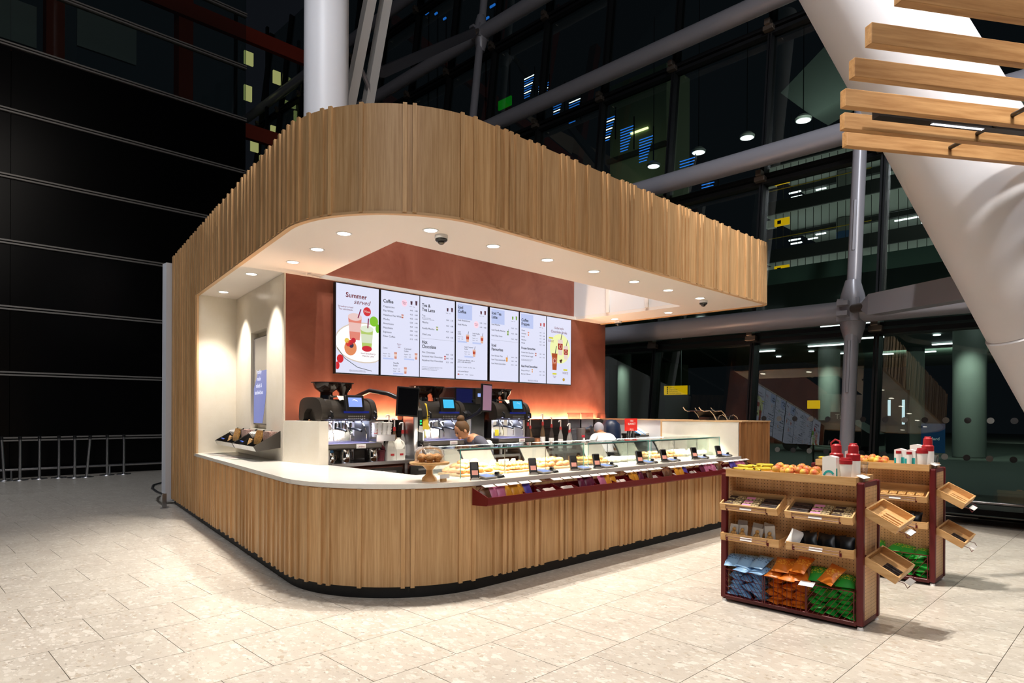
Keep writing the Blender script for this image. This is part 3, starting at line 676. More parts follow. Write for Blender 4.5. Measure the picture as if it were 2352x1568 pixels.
for i in range(7):
    t = kthing('menu_screen', f'{mlab[i]}, {ORD[i]} from left on the red wall', 'screen', (XS[i] + .007, 6.92, 2.10), 0, 'row of menu screens')
    MB().bbox(W_ / 2 + .004, .03, .585, .622, .055, 1.183, .004).build('bezel', M['black'], t)
    rectp(.004, .008, W_ - .003, H_, -.0005).build('display', M['display'], t)
    B(.2, .058, .3, .4, .11, .8).build('wall_mount', M['black'], t)
    w = W_
    if i in (3, 4, 5): rectp(.03, H_ - .25, .30, H_ - .02, -.0015).build('blue_panel', M['display2'], t)
    if i == 0:
        disc((.40, .42), .42, .27, -.0016, 32).build('plate_rim', pm('D9C9B8', .8), t); disc((.40, .42), .405, .255, -.0022, 32).build('plate_picture', pm('F4F0F2', .95), t)
        rectp(0, .0, 0, 0, 0)
        text('Summer', .088, M['ink_red'], t, (.13, -.004, 1.0), name='heading', bold=.0015); text('served', .085, M['ink_red'], t, (.24, -.004, .925), shear=.35, name='heading')
        text('Strawberry Iced\nTea Lemonade', .032, M['ink_red'], t, (.13, -.004, .86), align='CENTER', spacing=1.05, name='lettering')
        text('Iced Strawberry\nMatcha Latte', .032, M['ink_red'], t, (.45, -.004, .27), align='CENTER', spacing=1.05)
        cup_pic(t, .26, .45, .19, .30, 'E88A78', 'F0C4BC'); disc((.26, .75), .098, .05, -.004).build('cup_lid', pm('F0CFCB'), t); MB().tube([(.30, -.005, .74), (.34, -.005, .86)], .008, 5).build('straw_picture', pm('8A2050'), t)
        cup_pic(t, .43, .32, .18, .29, 'B8D070', 'DDE6C8'); disc((.43, .61), .095, .045, -.004).build('cup_lid', pm('E6EFD8'), t); MB().tube([(.44, -.005, .62), (.45, -.005, .75)], .008, 5).build('straw_picture', pm('8A2050'), t)
        disc((.43, .345), .072, .04, -.0045).build('berry_layer', pm('D02838'), t)
        disc((.20, .34), .085, .10, -.0045).build('fruit_pot', pm('E89060'), t)
        for q, (a, b_, c) in enumerate(((.15, .43, 'F0D060'), (.20, .41, 'D83030'), (.24, .44, 'C82838'), (.17, .39, 'D83838'), (.21, .375, '40304A'))): disc((a, b_), .033, .035, -.005).build('fruit_piece', pm(c), t)
        disc((.43, .84), .055, .06, -.005).build('badge', pm('D83038'), t); text('New', .045, M['tag'], t, (.43, -.0062, .825), align='CENTER', shear=.2)
        disc((.53, .72), .062, .068, -.004).build('tennis_ball', pm('86C832'), t); disc((.585, .63), .03, .06, -.004).build('tennis_ball', pm('7CC030'), t)
        disc((.06, .19), .045, .055, -.004).build('strawberry', pm('D82830'), t); disc((.022, .10), .03, .05, -.004).build('strawberry', pm('D82830'), t)
        MB().tube([(.02, -.004, .33), (.12, -.004, .2), (.3, -.004, .09), (.5, -.004, .05)], .004, 5).build('racket_edge', pm('303A38', .5), t)
        text('Allergen information is available in shop.\nPlease ask if you need any help choosing.', .014, M['ink_grey'], t, (.30, -.003, .045), align='CENTER')
    if i == 1:
        head(t, 1.0, 'Coffee'); items(t, .935, 'Cappuccino\nFlat White\nHazelnut Flat White\nMocha\nAmericano\nMacchiato\nEspresso\nFilter Coffee', .058)
        prices(t, .93, 8, w, .058); disc((.36, 1.03), .045, .05, -.003).build('badge', pm('F0C8DA', .9), t); text('Make it\nlarge!', .022, M['ink_red'], t, (.36, -.0045, 1.035), align='CENTER')
        for x, z, s_ in ((.035, .37, 'Latte'), (.36, .38, 'Caramel\nLatte'), (.19, .17, 'Vanilla\nLatte')):
            text(s_, .033, M['ink_navy'], t, (x, -.002, z), spacing=1); text('Regular  4.25\nLarge     4.60', .02, M['ink_grey'], t, (x, -.002, z - .075), spacing=1.6)
            cup_pic(t, x + .19, z - .13, .046, .09, 'D8907A', 'F0D0C4')
            rectp(x, z - .145, x + .16, z - .125, -.0018).build('shade_bar', M['display2'], t)
        cup_pic(t, .33, .815, .034, .05, 'C06048'); cups_icons(t, 1.02, '503040')
        text('Make it\nyour\nown', .022, M['ink_red'], t, (.28, -.002, .44), align='CENTER')
    if i == 2:
        head(t, 1.02, 'Tea &\nTea Latte'); items(t, .88, 'Tea', .05); text('Breakfast, Earl Grey,\nTropical Green, Peppermint', .018, M['ink_grey'], t, (.035, -.002, .855))
        items(t, .785, 'Matcha\n\nVanilla Matcha\n\nChai Latte', .043); prices(t, .86, 4, w, .085)
        cup_pic(t, .29, .70, .036, .055, '7AA03A'); rectp(.03, .565, w - .02, .567, -.001).build('rule', M['ink_grey'], t)
        head(t, .49, 'Hot\nChocolate'); items(t, .355, 'Hot Chocolate\nCaramel Hot Chocolate\nHazelnut Hot Chocolate', .058); prices(t, .35, 3, w, .058)
        cup_pic(t, .43, .28, .034, .055, 'C03A4A'); cups_icons(t, 1.0, '503040')
        text('ALLERGENS We cannot guarantee that any of our drinks\nare suitable for those with allergies. Please ask a\nmember of the team for the allergen guide.', .015, M['ink_grey'], t, (.035, -.002, .15), spacing=1.3)
    if i == 3:
        head(t, 1.07, 'Iced\nCoffee'); items(t, .885, 'Iced Americano\nIced Mocha', .065); prices(t, .885, 2, w, .065)
        disc((.38, .86), .045, .055, -.003).build('badge', pm('F4CCDA', .9), t); text('Make it\nlarge!', .022, M['ink_red'], t, (.38, -.0045, .865), align='CENTER')
        for x, z, s_ in ((.035, .71, 'Iced\nLatte'), (.31, .71, 'Iced Vanilla\nLatte'), (.16, .49, 'Iced Caramel\nLatte')):
            text(s_, .03, M['ink_navy'], t, (x, -.002, z), spacing=1); text('Regular  4.25\nLarge     4.60', .018, M['ink_grey'], t, (x, -.002, z - .07), spacing=1.8)
            cup_pic(t, x + .18, z - .13, .06, .11, 'E8B8A0', 'C05038', '403040')
            rectp(x, z - .15, x + .17, z - .125, -.0018).build('shade_bar', M['display2'], t)
        text('Choose your British milk or\npick a milk alternative', .028, M['ink_navy'], t, (.035, -.002, .285), shear=.15)
        text('Dairy free   Coconut   Oat   Rice   Soya', .02, M['ink_grey'], t, (.035, -.002, .18)); text('Add some flavour', .028, M['ink_navy'], t, (.035, -.002, .115), shear=.15)
        text('Caramel      Vanilla      Hazelnut', .02, M['ink_grey'], t, (.07, -.002, .07)); disc((.05, .078), .018, .01, -.003).build('caramel_picture', pm('C04030'), t)
        cups_icons(t, 1.03, '5A2030')
    if i == 4:
        head(t, 1.06, 'Iced Tea\nLatte'); items(t, .89, 'Iced Matcha\n\nIced Vanilla Matcha\n\nIced Chai Latte', .044); prices(t, .87, 3, w, .088)
        cup_pic(t, .37, .755, .04, .07, '6F9A3A', 'B8C890', '404040'); rectp(.03, .655, w - .02, .657, -.001).build('rule', M['ink_grey'], t)
        head(t, .55, 'Iced\nFavourites'); items(t, .395, 'Iced Green Tea\nIced Tea Lemonade\nIced Hot Chocolate', .062); prices(t, .395, 3, w, .062); cup_pic(t, .35, .325, .042, .07, 'E8963A', 'F0B050', '404040')
        cups_icons(t, 1.02, '7FAA40')
    if i == 5:
        head(t, 1.02, 'Coffee\nFrappés'); items(t, .86, 'Classic\nCaramel\nVanilla\nHazelnut\nMocha', .052, .03); prices(t, .86, 5, w, .052, size=.024)
        cup_pic(t, .19, .79, .036, .065, 'E89080'); head(t, .56, 'Frozen Favourites', .05); items(t, .495, 'Frozen Hot Chocolate\nVanilla Matcha Frappé', .058, .03); prices(t, .495, 2, w, .058, size=.024)
        cup_pic(t, .36, .46, .034, .055, 'B04030'); head(t, .26, 'Real Fruit Smoothies', .05); items(t, .195, 'Mango & Peach\nBerries & Banana', .058, .03); prices(t, .195, 2, w, .058, size=.024)
        cup_pic(t, .28, .18, .028, .055, 'E89A38'); cups_icons(t, .98, 'C03A3A')
        text('All coffee frappés and frozen chocolate\nare made with semi skimmed milk', .016, M['ink_grey'], t, (.035, -.002, .385)); text('Allergen information is available in shop.\nPlease ask if you need any help choosing.', .014, M['ink_grey'], t, (.30, -.003, .045), align='CENTER')
    if i == 6:
        disc((.33, .63), .25, .26, -.0016, 32).build('yellow_disc', pm('E4E8A8', .9), t)
        text('Dubai style', .055, M['ink_red'], t, (.30, -.003, .97), align='CENTER', sx=.9); text('Chocolate drinks', .064, M['ink_red'], t, (.30, -.003, .90), align='CENTER', sx=.9)
        for x, z, ww, hh, c, c2 in ((.33, .52, .13, .27, 'F0D8D0', 'B03028'), (.47, .45, .12, .24, 'F0D8D0', 'B03A30'), (.19, .25, .14, .29, 'B0502C', 'C87050')):
            cup_pic(t, x, z, ww, hh, c, c2, '403040'); disc((x, z + hh * .55), ww * .26, ww * .28, -.005).build('cup_roundel', pm('E8C0B0'), t); disc((x, z + hh * .55), ww * .2, ww * .22, -.0065).build('cup_roundel', pm('A84438'), t)
        for x, z, s_ in ((.10, .755, 'Iced Dubai Style\nHot Chocolate'), (.46, .215, 'Iced Dubai Style\nChocolate Latte'), (.19, .135, 'Pistachio\nLatte')):
            text(s_, .022, M['ink_red'], t, (x, -.0045, z), align='CENTER'); rectp(x - .05, z + .035, x + .05, z + .06, -.004).build('yellow_flash', pm('D8D020', .8), t)
        for x, z in ((.33, .42), (.36, .43), (.345, .40)): disc((x, z), .018, .018, -.006).build('truffle_picture', pm('4A2A20'), t)
        disc((.42, .09), .03, .028, -.003).build('nut_picture', pm('C8A03A'), t)

# ================================================================== BACK COUNTER
bc = wthing('back_counter', 'stainless steel back counter below the menu screens', 'counter', 6.6)
B(2.56, 6.32, .945, 8.3, 6.95, .985).build('top', M['steel'], bc)
B(2.60, 6.36, .56, 8.3, 6.40, .60).build('rail', M['steel'], bc)
B(2.60, 6.40, .50, 8.3, 6.93, .52).build('shelf', M['darksteel'], bc)
for x in (2.62, 3.55, 4.5, 5.5, 6.5, 7.5, 8.25): B(x, 6.36, .0, x + .04, 6.40, .945).build('leg', M['steel'], bc)
for x0, x1 in ((3.0, 3.5), (3.62, 4.4), (4.6, 5.4), (5.6, 6.4), (6.6, 7.4)):
    f = B(x0, 6.34, .62, x1, 6.36, .90).build('drawer_front', M['darksteel'], bc); B(x0 + .1, 6.315, .84, x1 - .1, 6.34, .86).build('handle', M['steel'], f)
M['splash'] = mat('dark_splashback', '4A4440', .22, .85)
bs = wthing('splashback', 'dark reflective steel splashback with a glowing ledge under the red wall', 'splashback', 6.9)
B(2.6, 6.90, .985, 8.34, 6.93, 1.485).build('panel', M['splash'], bs)
for z in (1.10, 1.22, 1.34): B(2.6, 6.895, z, 8.34, 6.90, z + .006).build('groove_line', M['black'], bs)
B(2.42, 6.91, 1.47, 8.34, 6.95, 1.495).build('ledge_lip', M['darksteel'], bs)
M['led'] = emis('warm_led', 'FFB070', 3.0)
tag(wplace(B(2.42, 6.985, 1.455, 8.34, 7.005, 1.463).build('led_strip', M['led']), 6.97), 'warm glowing strip light along the top of the splashback', 'light')
light('AREA', 'ledge_light', (6.95, 7.625, 1.472), 135, (1, .62, .38), (6.95, 7.665, 2.2), size=6.3, size_y=.03)

def hopper(x, y, z, r, lid=True, name='hopper'):
    pass
M['smoke'] = mat('smoked_plastic', '2A1C16', .12, trans=.3)
M['lilac'] = mat('lilac_tray', '8C86B8', .3, .4)
def coffee_machine(label, x0, w, lcd, cloth):
    t = kthing('espresso_machine', label, 'coffee machine', (x0, 6.38, .985), 0, 'espresso machines')
    prof = [(0, .505), (-.02, .58), (.0, .68), (.05, .755), (.15, .79), (.40, .79), (.49, .74), (.51, .62), (.51, .505), (.40, .505), (.385, .60), (.32, .655), (.22, .655), (.155, .60), (.14, .505)]
    def chai(q, cl=True):
        for _ in range(2):
            o_ = []
            for i_ in range(len(q)):
                a_, b_ = q[i_], q[(i_ + 1) % len(q)]; o_ += [(a_[0] * .78 + b_[0] * .22, a_[1] * .78 + b_[1] * .22), (a_[0] * .22 + b_[0] * .78, a_[1] * .22 + b_[1] * .78)]
            q = o_
        return q
    prof = chai(prof); n = len(prof)
    for a, b, nm in ((0, .07, 'side_cheek'), (w - .07, w, 'side_cheek')):
        MB().add([(a, p[0], p[1]) for p in prof] + [(b, p[0], p[1]) for p in prof], [tuple(range(n)), tuple(range(2 * n - 1, n - 1, -1))] + [(i, (i + 1) % n, n + (i + 1) % n, n + i) for i in range(n)]).build(nm, M['hood'], t)
    p2 = [(.02, .505), (.005, .58), (.02, .68), (.07, .74), (.16, .77), (.48, .77), (.48, .505)]; p2 = chai(p2); n = len(p2)
    MB().add([(.07, p[0], p[1]) for p in p2] + [(w - .07, p[0], p[1]) for p in p2], [tuple(range(n)), tuple(range(2 * n - 1, n - 1, -1))] + [(i, (i + 1) % n, n + (i + 1) % n, n + i) for i in range(n)]).build('hood', M['hood'], t)
    B(.0, .26, .15, w, .50, .505).build('back_body', M['chrome'], t)
    B(.0, .10, .15, .035, .26, .505).build('side_panel', M['steel'], t); B(w - .035, .10, .15, w, .26, .505).build('side_panel', M['steel'], t)
    MB().bbox(w / 2, .16, .20, w + .06, .48, .07, .015).build('drip_tray', M['hood'], t); B(.04, -.05, .235, w - .04, .3, .24).build('tray_grid', M['lilac'], t)
    B(w * .55, -.085, .175, w * .72, -.078, .225).build('name_plate', M['tag'], t); text('CIMBALI', .026, M['ink_red'], t, (w * .635, -.088, .19), align='CENTER')
    sc = MB().bbox(0, 0, 0, .25, .04, .20, .02).build('touch_screen', M['black'], t, loc=(w * .56, -.02, .72), rot=(-.18, 0, 0))
    B(-.085, -.024, -.05, .085, -.021, .065).build('lcd', lcd, sc)
    B(w * .38, -.028, .60, w * .83, -.01, .625).build('blue_display', mat('blue_led_strip', '10103A', .2, emit='2030A0', es=.35), t)
    text('o o o o o o o o o\no o o o o o o o o', .03, M['tag'], t, (w * .605, -.025, .555), align='CENTER', spacing=.9)
    for x in (.10, w - .04):
        MB().tube([(x, -.02, .62), (x, -.05, .60), (x, -.055, .53)], .014, 8).build('lever', M['black'], t); MB().cyl((x, -.01, .56), (x, -.05, .56), .022).build('knob', M['chrome'], t)
    for k, x in enumerate((w * .35, w * .62)):
        g = MB().cyl((x, .14, .50), (x, .14, .43), .035).build('group_head', M['chrome'], t)
        MB().cyl((x, .14, .43), (x, .14, .40), .04).build('filter_basket', M['chrome'], g); MB().tube([(x, .11, .415), (x + .02, .0, .40), (x + .02, -.07, .385)], .014, 8).build('filter_handle', M['black'], g)
    for x in (w * .2, w * .5, w * .8): MB().tube([(x, .1, .50), (x, .04, .45), (x + .02, .02, .34), (x + .025, .03, .27)], .006, 6).build('steam_wand', M['chrome'], t)
    B(.06, .09, .27, .13, .094, .36).build('yellow_sticker', mat('sticker_yellow', 'E0D020', .5), t)
    for x, y in ((.08, .0), (w - .08, .0), (.08, .4), (w - .08, .4)): MB().cyl((x, y, 0), (x, y, .17), .025).build('foot', M['steel'], t)
    for x, s_, nm in ((w * .29, 1, 'bean_hopper'), (w * .60, .7, 'bean_hopper')):
        h = MB().lathe([(.070 * s_, .77), (.070 * s_, .85), (.13 * s_, .90), (.150 * s_, .965), (.145 * s_, .97)], (x, .26, 0), 20).build(nm, M['smoke'], t)
        MB().lathe([(.078 * s_, .765), (.078 * s_, .82)], (x, .26, 0), 18).build('collar', M['chrome'], h); MB().lathe([(.17 * s_, .965), (.17 * s_, .975)], (x, .26, 0), 20).build('lid', M['black'], h)
    gx, gy = G(x0 + w / 2, 6.42); light('AREA', 'machine_light', (gx, gy, .985 + .49), 2.2, (.72, .78, 1), (gx, gy + .05, 1), size=.55, size_y=.06)
    if cloth:
        c = MB(); 
        vs = []; 
        for i in range(7):
            for k in range(5): vs.append((w * .34 + i * .035, .0 + k * .07 - .01 * i, .80 + .012 * math.sin(i * 1.7 + k) - (.05 if k == 0 else 0)))
        c.add(vs, [(i * 5 + k, i * 5 + k + 1, i * 5 + k + 6, i * 5 + k + 5) for i in range(6) for k in range(4)], True)
        o = c.build('folded_cloth', M['cream'], loc=G(x0, 6.38) + (.985,)); tag(o, 'cream cloth draped over the top of ' + cloth, 'cloth', 'cloths on the machines')
    return t
coffee_machine('large dark grey espresso machine nearest the stone partition with lilac screen', 2.50, .70, M['machine_lcd'], 'the leftmost espresso machine')
coffee_machine('dark grey espresso machine in the middle with a cyan touch screen', 3.85, .70, M['cyan_lcd'], None)
coffee_machine('dark grey espresso machine at the right below the menus, behind the barista', 5.12, .66, M['cyan_lcd'], 'the rightmost espresso machine')

# monitors
def monitor(label, x, y, z, w, h, m, rz, ry, mount):
    t = kthing('order_monitor', label, 'monitor', (x, y, z), rz)
    fr_ = MB().bbox(0, 0, 0, w, .03, h, .006).build('housing', M['black'], t, rot=(0, ry, 0)); B(-w / 2 + .015, -.017, -h / 2 + .02, w / 2 - .015, -.0155, h / 2 - .02).build('display', m, fr_)
    MB().tube(mount, .028, 10).build('arm', M['black'], t)
    return t
monitor('black order monitor turned off, tilted on a curved black arm', 3.50, 6.14, 1.73, .27, .37, mat('screen_off', '0C0D10', .12), -.25, .06, [(0, .02, 0), (-.2, .10, .10), (-.35, .3, .14), (-.42, .72, .05)])
M['mauve'] = mat('mauve_screen', '8A6A80', .2, emit='8C7088', es=.45)
monitor('narrow mauve order monitor standing in front of the rightmost espresso machine', 4.62, 5.98, 1.80, .20, .38, M['mauve'], .15, .03, [(0, .02, -.1), (.03, .15, -.2), (.06, .4, -.3), (.06, .42, -.82)])
# oven / boiler row on a shelf
t = kthing('high_speed_oven', 'black fronted steel oven on a stand between two espresso machines', 'oven', (4.72, 6.55, 0))
MB().bbox(.05, .15, 1.84, .58, .36, .24, .01).build('body', M['black'], t); B(.10, -.045, 1.73, .34, -.03, 1.95).build('control_panel', M['darksteel'], t)
B(.14, -.05, 1.83, .28, -.045, 1.88).build('display', M['machine_lcd'], t); MB().cyl((.06, -.04, 1.77), (.06, -.07, 1.77), .025).build('knob', M['black'], t)
B(-.23, -.04, 1.74, .05, -.035, 1.94).build('door_glass', mat('oven_glass', '15172E', .1, emit='1C2260', es=.3), t); B(-.2, .0, .985, .3, .3, 1.72).build('pedestal', M['black'], t)
t = kthing('water_dispenser', 'tall steel hot water dispenser with green light and towels hung over it', 'dispenser', (3.74, 6.40, .985))
MB().bbox(.08, .1, .36, .17, .24, .62, .02).build('body', M['steel'], t); B(.05, -.028, .16, .12, -.02, .64).build('front_strip', M['black'], t)
for z in (.50, .465): MB().cyl((.085, -.03, z), (.085, -.034, z), .012).build('light', M['green_led'], t)
B(.0, -.06, .0, .17, .16, .10).build('base', M['steel'], t); MB().tube([(.085, -.02, .2), (.085, -.08, .18), (.085, -.085, .14)], .012).build('spout', M['chrome'], t)
B(.0, -.034, .36, .07, -.028, .44, T=Matrix.Rotation(.15, 4, 'Y')).build('white_notice', M['tag'], t)
def towel(x, y, z, c, lab, rz=0):
    vs = []
    for i in range(8):
        a = i / 7; yy = -.14 + .28 * a; zz = .02 * math.sin(a * 5) + (0 if .3 < a < .7 else -(abs(a - .5) - .2) * 1.1)
        for k in range(4): vs.append((k * .03 + .006 * math.sin(i), yy, zz + .006 * math.sin(k * 2 + i)))
    o = MB().add(vs, [(i * 4 + k, i * 4 + k + 1, i * 4 + k + 5, i * 4 + k + 4) for i in range(7) for k in range(3)], True).build('towel', mat('towel' + c, c, .8), loc=G(x, y) + (z,), rot=(0, 0, rz))
    tag(o, lab, 'towel')
towel(3.76, 6.50, 1.68, 'E6DCC0', 'cream towel hanging over the tall water dispenser'); towel(3.86, 6.48, 1.70, 'D8B830', 'yellow towel hanging over the tall water dispenser', -.2)
t = kthing('filter_coffee_urn', 'slim steel and black filter coffee urn between the two right machines', 'urn', (4.60, 6.45, .985))
MB().lathe([(.10, 0), (.10, .16)], n=20).build('base', M['black'], t); MB().lathe([(.085, .16), (.085, .52)], n=20).build('barrel', M['steel'], t); MB().lathe([(.09, .52), (.09, .60), (.05, .64)], n=20).build('lid', M['black'], t); MB().tube([(0, -.08, .22), (0, -.14, .20), (0, -.145, .14)], .014).build('tap', M['black'], t)
# cups, jugs, bottles ...
t = kthing('cup_holder', 'steel holder filled with stacked white paper cups right of the leftmost espresso machine', 'holder', (3.24, 6.45, .985))
B(-.07, -.1, .25, .19, .15, .28).build('shelf', M['steel'], t); B(-.07, -.1, .28, .19, -.09, .33).build('lip', M['steel'], t); B(-.07, .14, .0, .19, .15, .5).build('back', M['steel'], t)
for k in range(4):
    o = kthing('cup_stack', f'leaning stack of white paper cups in the steel holder, {ORD[k]} from the left', 'cups', (3.20 + .062 * k, 6.44, 1.27), 0, 'stacked paper cups')
    m_ = MB()
    for j in range(5): m_.lathe([(.026, .02 + j * .035), (.034, .055 + j * .035), (.035, .06 + j * .035)], n=12)
    m_.build('cups', M['tag'], o, rot=(.1, .04 * (k - 1), 0))
    if k == 0: B(-.02, -.034, .05, .02, -.032, .12).build('red_band', mat('cup_red', 'C03030', .5), o)
def bottle(label, x, y, z, liquid, pump=True, s_=1, group=None):
    t = kthing('syrup_bottle', label, 'bottle', (x, y, z), 0, group)
    q = .034 * min(s_, 1.12)
    MB().lathe([(q * .95, 0), (q, .02), (q, .15 * s_), (q * .85, .18 * s_), (q * .42, .22 * s_), (q * .4, .27 * s_)], n=16).build('glass', liquid, t)
    MB().lathe([(q * 1.02, .04), (q * 1.02, .13 * s_)], n=16, cap=False).build('paper_label', M['tag'], t)
    MB().lathe([(q * .46, .235 * s_), (q * .46, .27 * s_)], n=12).build('neck_band', mat('neck_red', 'B83434', .5), t)
    if pump: MB().cyl((0, 0, .27 * s_), (0, 0, .33 * s_), .009).tube([(.005, 0, .33 * s_), (0, 0, .338 * s_), (-.045, -.01, .338 * s_), (-.055, -.01, .322 * s_)], .009, 6).build('pump', M['tag'], t)
    return t
M['syr1'] = mat('syrup_clear', 'B8B2AC', .1, trans=.5); M['syr2'] = mat('syrup_amber', '7A6048', .1, trans=.4); M['syr3'] = mat('syrup_dark', '4A403C', .1, trans=.3)
bl = ['tall white pump syrup bottle behind the milk jugs, leftmost', 'white pump syrup bottle in the middle behind the milk jugs', 'shorter syrup bottle with long pump spout, right behind the milk jugs']
for k, (x, y, z) in enumerate(((3.50, 6.62, 1.24), (3.60, 6.66, 1.20), (3.68, 6.58, 1.18))):
    bottle(bl[k], x, y, .985, M[['syr3', 'syr2', 'syr1'][k]], s_=[1.7, 1.55, 1.4][k], group='syrup bottles left of the dispenser')
bl2 = ['leftmost, highest pump', 'second from the left', 'third, with clear syrup', 'fourth, shorter with long spout', 'fifth, short and clear', 'rightmost small one']
for k, (x, y, s_) in enumerate(((6.22, 6.55, 1.75), (6.37, 6.5, 1.6), (6.50, 6.42, 1.45), (6.62, 6.34, 1.25), (6.72, 6.42, 1.3), (6.10, 6.72, 1.5))):
    bottle('pump syrup bottle on the right part of the back counter, ' + bl2[k], x, y, .985, M[['syr2', 'syr3', 'syr1', 'syr1', 'syr1', 'syr2'][k]], s_=s_, group='syrup bottles right of the machines')
for k, x in enumerate((5.93, 6.05)): bottle(f'dark syrup bottle without pump behind the copper jug, {"left" if k == 0 else "right"} of the pair', x, 6.72, .985, M['syr3'], pump=False, s_=1.7, group='bottles behind the copper jug')
M['milk'] = mat('milk_plastic', 'E9E6DA', .35)
for k, x in enumerate((3.40, 3.53)):
    t = kthing('milk_jug', f'large white plastic milk jug with red print on the steel counter, {"left" if k == 0 else "right"} one', 'milk jug', (x, 6.42, .985), 0, 'milk jugs')
    MB().add([(-.06, -.05, .0), (.06, -.05, 0), (.06, .05, 0), (-.06, .05, 0), (-.062, -.05, .14), (.062, -.05, .14), (.062, .05, .14), (-.062, .05, .14), (-.045, -.035, .22), (.045, -.035, .22), (.045, .035, .22), (-.045, .035, .22), (-.018, -.018, .27), (.018, -.018, .27), (.018, .018, .27), (-.018, .018, .27)],
             [(3, 2, 1, 0), (12, 13, 14, 15)] + [(i * 4 + k_, i * 4 + (k_ + 1) % 4, i * 4 + 4 + (k_ + 1) % 4, i * 4 + 4 + k_) for i in range(3) for k_ in range(4)]).build('body', M['milk'], t)
    MB().tube([(.03, -.04, .15), (.05, -.045, .18), (.045, -.04, .22), (.02, -.025, .25)], .011, 8).build('handle', M['milk'], t); MB().cyl((0, 0, .268), (0, 0, .285), .021).build('cap', M['milk'], t)
    B(-.015, -.052, .06, .035, -.05, .085).build('red_print', mat('cup_red', 'C03030', .5), t)
def jug(label, x, y, s_=1, m=None, blue=False):
    t = kthing('steel_jug', label, 'jug', (x, y, .985), 0, 'steel milk jugs')
    MB().lathe([(.045 * s_, 0), (.048 * s_, .02), (.048 * s_, .07 * s_), (.04 * s_, .12 * s_), (.043 * s_, .135 * s_), (.038 * s_, .135 * s_), (.036 * s_, .12 * s_)], n=18).build('body', m or M['chrome'], t)
    MB().tube([(.045 * s_, 0, .11 * s_), (.075 * s_, 0, .10 * s_), (.075 * s_, 0, .05 * s_), (.045 * s_, 0, .03 * s_)], .005, 6).build('handle', m or M['chrome'], t)
    if blue: MB().ell((0, 0, .15 * s_), .03, .03, .02, noise=.3).build('blue_cloth', mat('blue_cloth', '5A9AD8', .7), t)
jug('steel jug stuffed with a blue cloth beside the stone partition', 2.62, 6.40, .95, blue=True); jug('steel frothing jug under the leftmost espresso machine', 2.80, 6.40, 1.25); jug('steel frothing jug right of the leftmost espresso machine holding a thermometer', 3.15, 6.38, 1.15); jug('copper coloured jug on the back counter left of the pump bottles', 5.98, 6.45, 1.6, mat('copper', 'B07858', .3, .8)); jug('small steel jug under the middle espresso machine', 4.35, 6.35, 1)
t = kthing('knock_bin', 'burgundy round knock bin on the steel counter beside the milk jugs', 'bin', (3.27, 6.44, .985)); MB().lathe([(.06, 0), (.068, .12), (.075, .125), (.075, .135), (.06, .135)], n=20).build('tub', mat('burgundy', '6A2A34', .4), t); MB().tube([(-.05, 0, .15), (.0, 0, .2), (.06, 0, .14)], .03, 10).build('pipe', mat('burgundy', '6A2A34', .4), t)
for k, (x, y) in enumerate(((4.62, 5.9 + .38), (6.95, 6.32))):
    t = kthing('spray_bottle', 'white spray bottle with red trigger, ' + ('below the mauve monitor' if k == 0 else 'in front of the clear blender hood'), 'bottle', (x, y, .985), 0, 'spray bottles')
    MB().lathe([(.038, 0), (.04, .12), (.02, .17), (.015, .2)], n=14).build('body', M['tag'], t); MB().bbox(-.01, 0, .225, .07, .02, .04, .006).build('trigger', mat('trigger_red', 'C82838', .4), t)
t = kthing('milk_kettle', 'pale grey plastic pitcher standing right of the urn', 'pitcher', (4.95, 6.36, .985)); MB().lathe([(.075, 0), (.07, .14), (.05, .2), (.02, .22)], n=18).build('body', M['milk'], t); MB().tube([(.06, 0, .16), (.10, 0, .13), (.075, 0, .03)], .008).build('handle', M['milk'], t)
t = kthing('receipt_printer', 'small black box with yellow and white labels beside the copper jug', 'printer', (5.72, 6.35, .985)); MB().bbox(0, 0, .05, .14, .12, .10, .01).build('body', M['black'], t); B(-.05, -.063, .02, .0, -.061, .07).build('yellow_label', mat('sticker_yellow', 'E0D020', .5), t); B(.0, -.063, .02, .05, -.061, .08).build('white_label', M['tag'], t)
# blender hoods
t = kthing('blender_station', 'clear plastic blender hood pair with chrome jugs at the right of the back counter', 'blender', (7.15, 6.45, .985))
for x in (-.28, .06):
    MB().prism([(x, -.13), (x + .30, -.13), (x + .30, .14), (x, .14)], .05, .60).build('hood', M['dglass'], t); B(x - .01, -.14, .60, x + .31, .15, .62).build('hood_lid', M['dglass'], t)
    B(x, -.13, 0, x + .3, .14, .06).build('motor_base', M['black'], t); MB().lathe([(.05, .08), (.075, .34), (.075, .36)], (x + .15, 0, 0), 16).build('blender_jug', M['syr1'], t)
t = kthing('blue_drum', 'large dark navy round-topped bin liner holder behind the fire blanket box', 'bin', (7.93, 6.55, .985)); MB().lathe([(.17, 0), (.17, .30), (.15, .42), (.09, .48), (.02, .50)], n=24).build('body', mat('navy_plastic', '14233E', .4), t)
t = kthing('fire_blanket_box', 'square red fire blanket box with white lettering on black straps behind the glass cases', 'fire blanket', (7.30, 5.60, .985))
B(-.15, 0, .33, .15, .02, .53).build('board', mat('notice_red', 'D8261E', .4, emit='D8261E', es=.15), t); text('FIRE\nBLANKET\n\nPULL', .046, M['tag'], t, (0, -.003, .475), align='CENTER')
for x in (-.08, -.02, .06): MB().lathe([(.018, 0), (.018, .33)], (x, .01, 0), 10).build('strap', M['black'], t)
t = wthing('small_counter', 'low steel island behind the glass cases carrying the fire blanket box', 'counter', 5.6); B(6.9, 5.35, .0, 8.3, 5.95, .94).build('body', M['darksteel'], t); B(6.88, 5.33, .94, 8.32, 5.97, .985).build('top', M['steel'], t)
t = kthing('wrap_shelf', 'steel shelf with white and blue edged trays left of the tall end cabinet', 'shelf', (8.22, 6.05, 1.0))
